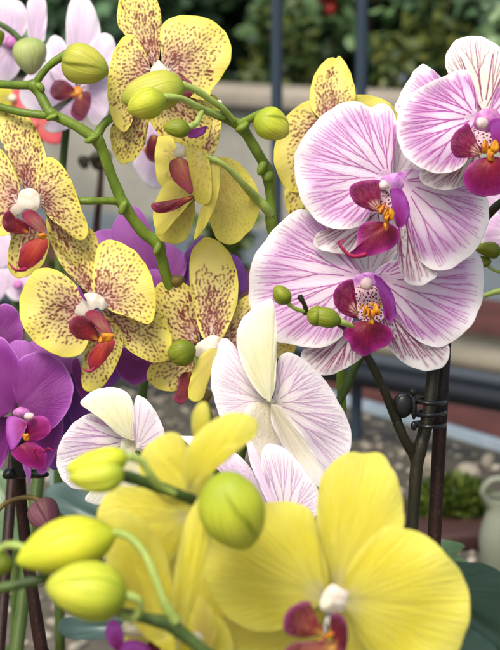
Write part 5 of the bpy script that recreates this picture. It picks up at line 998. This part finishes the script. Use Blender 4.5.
# jug
p = G(500, 574, BED); jg = thing('jug', 'small pale green ceramic jug with a loop handle at the right edge', 'jug', [p[0], p[1], BED])
prof = [(0, 0), (.6, 0), (.66, .004), (.8, .02), (.82, .032), (.62, .047), (.5, .054), (.56, .062), (.5, .062), (.44, .054), (.5, .044), (.6, .02), (0, .01)]
n = 32; th = np.arange(n)/n*2*math.pi; V = np.concatenate([np.stack([p[0]+.024*a*np.cos(th), p[1]+.024*a*np.sin(th), p[2]+b*1.15+0*th], 1) for a, b in prof]); gg = np.arange(len(prof)*n).reshape(-1, n); nx = np.roll(gg, -1, 1)
q = np.stack([gg[:-1], nx[:-1], nx[1:], gg[1:]], -1).reshape(-1, 4); o = mk('body', V, q.ravel(), np.arange(len(q))*4, M['jug'], jg); s_ = o.modifiers.new('s', 'SUBSURF'); s_.levels = s_.render_levels = 1
def tube_w(pts, r, seg=10):
    C = cr_open(pts, 8); T = np.gradient(C, axis=0); T /= np.linalg.norm(T, axis=1)[:, None]; A = np.cross(T, [.1, 1, .2]); A /= np.linalg.norm(A, axis=1)[:, None]; B = np.cross(T, A); th = np.arange(seg)/seg*2*math.pi
    V = (C[:, None]+r*(np.cos(th)[None, :, None]*A[:, None]+np.sin(th)[None, :, None]*B[:, None])).reshape(-1, 3); gg = np.arange(len(C)*seg).reshape(-1, seg); nx = np.roll(gg, -1, 1)
    return V, np.stack([gg[:-1], nx[:-1], nx[1:], gg[1:]], -1).reshape(-1, 4), np.zeros((0, 3), int)
join_mesh('handle', [tube_w([p+np.array([-.011, -.004, .064]), p+np.array([-.018, -.006, .078]), p+np.array([-.010, -.006, .088]), p+np.array([.006, -.004, .086]), p+np.array([.011, -.002, .068])], .0032)], M['jug'], jg)
# strap leaves of the orchids
def leaf(pl, o, b, d, m, lab=None, **k):
    k = dict(dict(s1=.0, s2=-.25, cup=-.2, groove=.05, thick=.0025, step=3, ruf=0), **k)
    q = blade('leaf', o, b, d, m, pl, **k)
    if lab: q['label'] = lab
leaf(pk, [(424, 556), (440, 558), (462, 562), (486, 564), (510, 580), (530, 610), (525, 650), (500, 665), (470, 640), (445, 618), (428, 590)], (425, 585), .74, 'leaf_dark', kink=.1)
leaf(pk, [(400, 650), (420, 630), (450, 624), (478, 632), (500, 655), (510, 700), (470, 730), (420, 710)], (405, 700), .70, 'leaf_dark')
leaf(pk, [(420, 548), (430, 539), (448, 540), (466, 546), (457, 554), (470, 564), (462, 572), (430, 570)], (420, 562), .80, 'leaf_green')
leaf(s1p, [(120, 540), (118, 505), (106, 492), (88, 484), (62, 482), (46, 490), (48, 502), (70, 520), (95, 535)], (122, 530), .80, 'leaf_teal')
leaf(s1p, [(130, 615), (110, 618), (80, 616), (60, 620), (62, 636), (90, 640), (125, 636)], (135, 625), .78, 'leaf_teal')
leaf(pp, [(28, 500), (14, 480), (4, 470), (-12, 474), (-20, 500), (-10, 530), (10, 545), (26, 530)], (26, 540), .80, 'leaf_green')
leaf(pp, [(50, 470), (60, 462), (80, 470), (78, 500), (64, 520), (52, 500)], (56, 530), .84, 'leaf_teal')
a_ = P(6, 560, .72); b_ = P(-3, 680, .70); dv = (b_-a_)/np.linalg.norm(b_-a_)
rod('plant_cane', a_-dv*.08, a_+dv*((BED+.02-a_[2])/dv[2]), .0026, 'stem_brown', 'reddish cane in the lower left corner behind the yellow buds', 'plant cane')
a_ = P(28, 560, .76); b_ = P(13, 680, .74); dv = (b_-a_)/np.linalg.norm(b_-a_)
rod('plant_cane', a_-dv*.11, a_+dv*((BED+.02-a_[2])/dv[2]), .0032, 'stem_mid', 'dull green cane beside the reddish one in the lower left corner', 'plant cane')
# far blossoms on the left
bp = plant('bedding_plant', 'coral pink and yellow blossoms far out of focus at the left edge', 'plant', 20, 1.1)
stem(bp, [[(10, 100, 1.08, 2.5), (12, 200, 1.09, 2.6), (16, 400, 1.1, 3), (20, 655, 1.1, 3)], [(42, 130, 1.09, 2), (30, 220, 1.09, 2.4), (18, 380, 1.1, 3)]], 'stem_mid', [(20, 650, 1.1, 3)])
f = flower(bp, [((12, 98), 4, 1.07)], 'col_yellow')
for o_, b in (([(-20, 92), (-4, 86), (12, 89), (18, 98), (12, 106), (-6, 108), (-20, 104)], (8, 98)),): blade('petal', o_, b, 1.075, 'yellow', f, step=3)
f = flower(bp, [((34, 124), 4, 1.07)], 'pink_bloom')
for o_, b in (([(18, 88), (26, 96), (32, 112), (36, 124), (28, 122), (16, 110), (10, 96)], (32, 120)), ([(36, 118), (50, 118), (60, 130), (62, 142), (50, 144), (38, 136), (30, 126)], (34, 122)), ([(30, 122), (38, 132), (34, 146), (22, 140), (20, 126)], (33, 122))): blade('petal', o_, b, 1.07, 'pink_bloom', f, step=3)
wf = plant('pale_orchid', 'blurred whitish blossom between the left edge flowers and the purple petals', 'orchid', 14, 1.0)
stem(wf, [[(18, 285, .98, 3), (16, 400, .99, 3.4), (14, 655, 1.0, 4)]], 'stem_mid', [(14, 650, 1., 4)])
f = flower(wf, [((18, 285), 5, .97)], 'col_pink')
for o_, b in (([(4, 262), (20, 258), (34, 268), (38, 284), (28, 298), (12, 300), (2, 284)], (18, 290)), ([(-12, 222), (2, 226), (12, 240), (10, 262), (-4, 266), (-14, 250)], (6, 262)), ([(-14, 270), (0, 262), (8, 280), (0, 300), (-14, 300)], (8, 285))): blade('petal', o_, b, .975, 'lilac', f, step=3)
dp = plant('bedding_plant', 'dark leggy stems showing in the gap between the upper left flowers', 'plant', 104, 1.3)
stem(dp, [[(102, 160, 1.28, 3.2), (99, 200, 1.28, 3.4), (96, 232, 1.29, 4), (92, 330, 1.3, 4), (96, 655, 1.3, 4)]], 'stem_brown', [(96, 650, 1.3, 4)])
o = lumps('seed_head', [((100, 160), 9, 1.28, dict(noise=.3)), ((84, 162), 6, 1.28, dict(noise=.3))], 'stem_dark', dp)
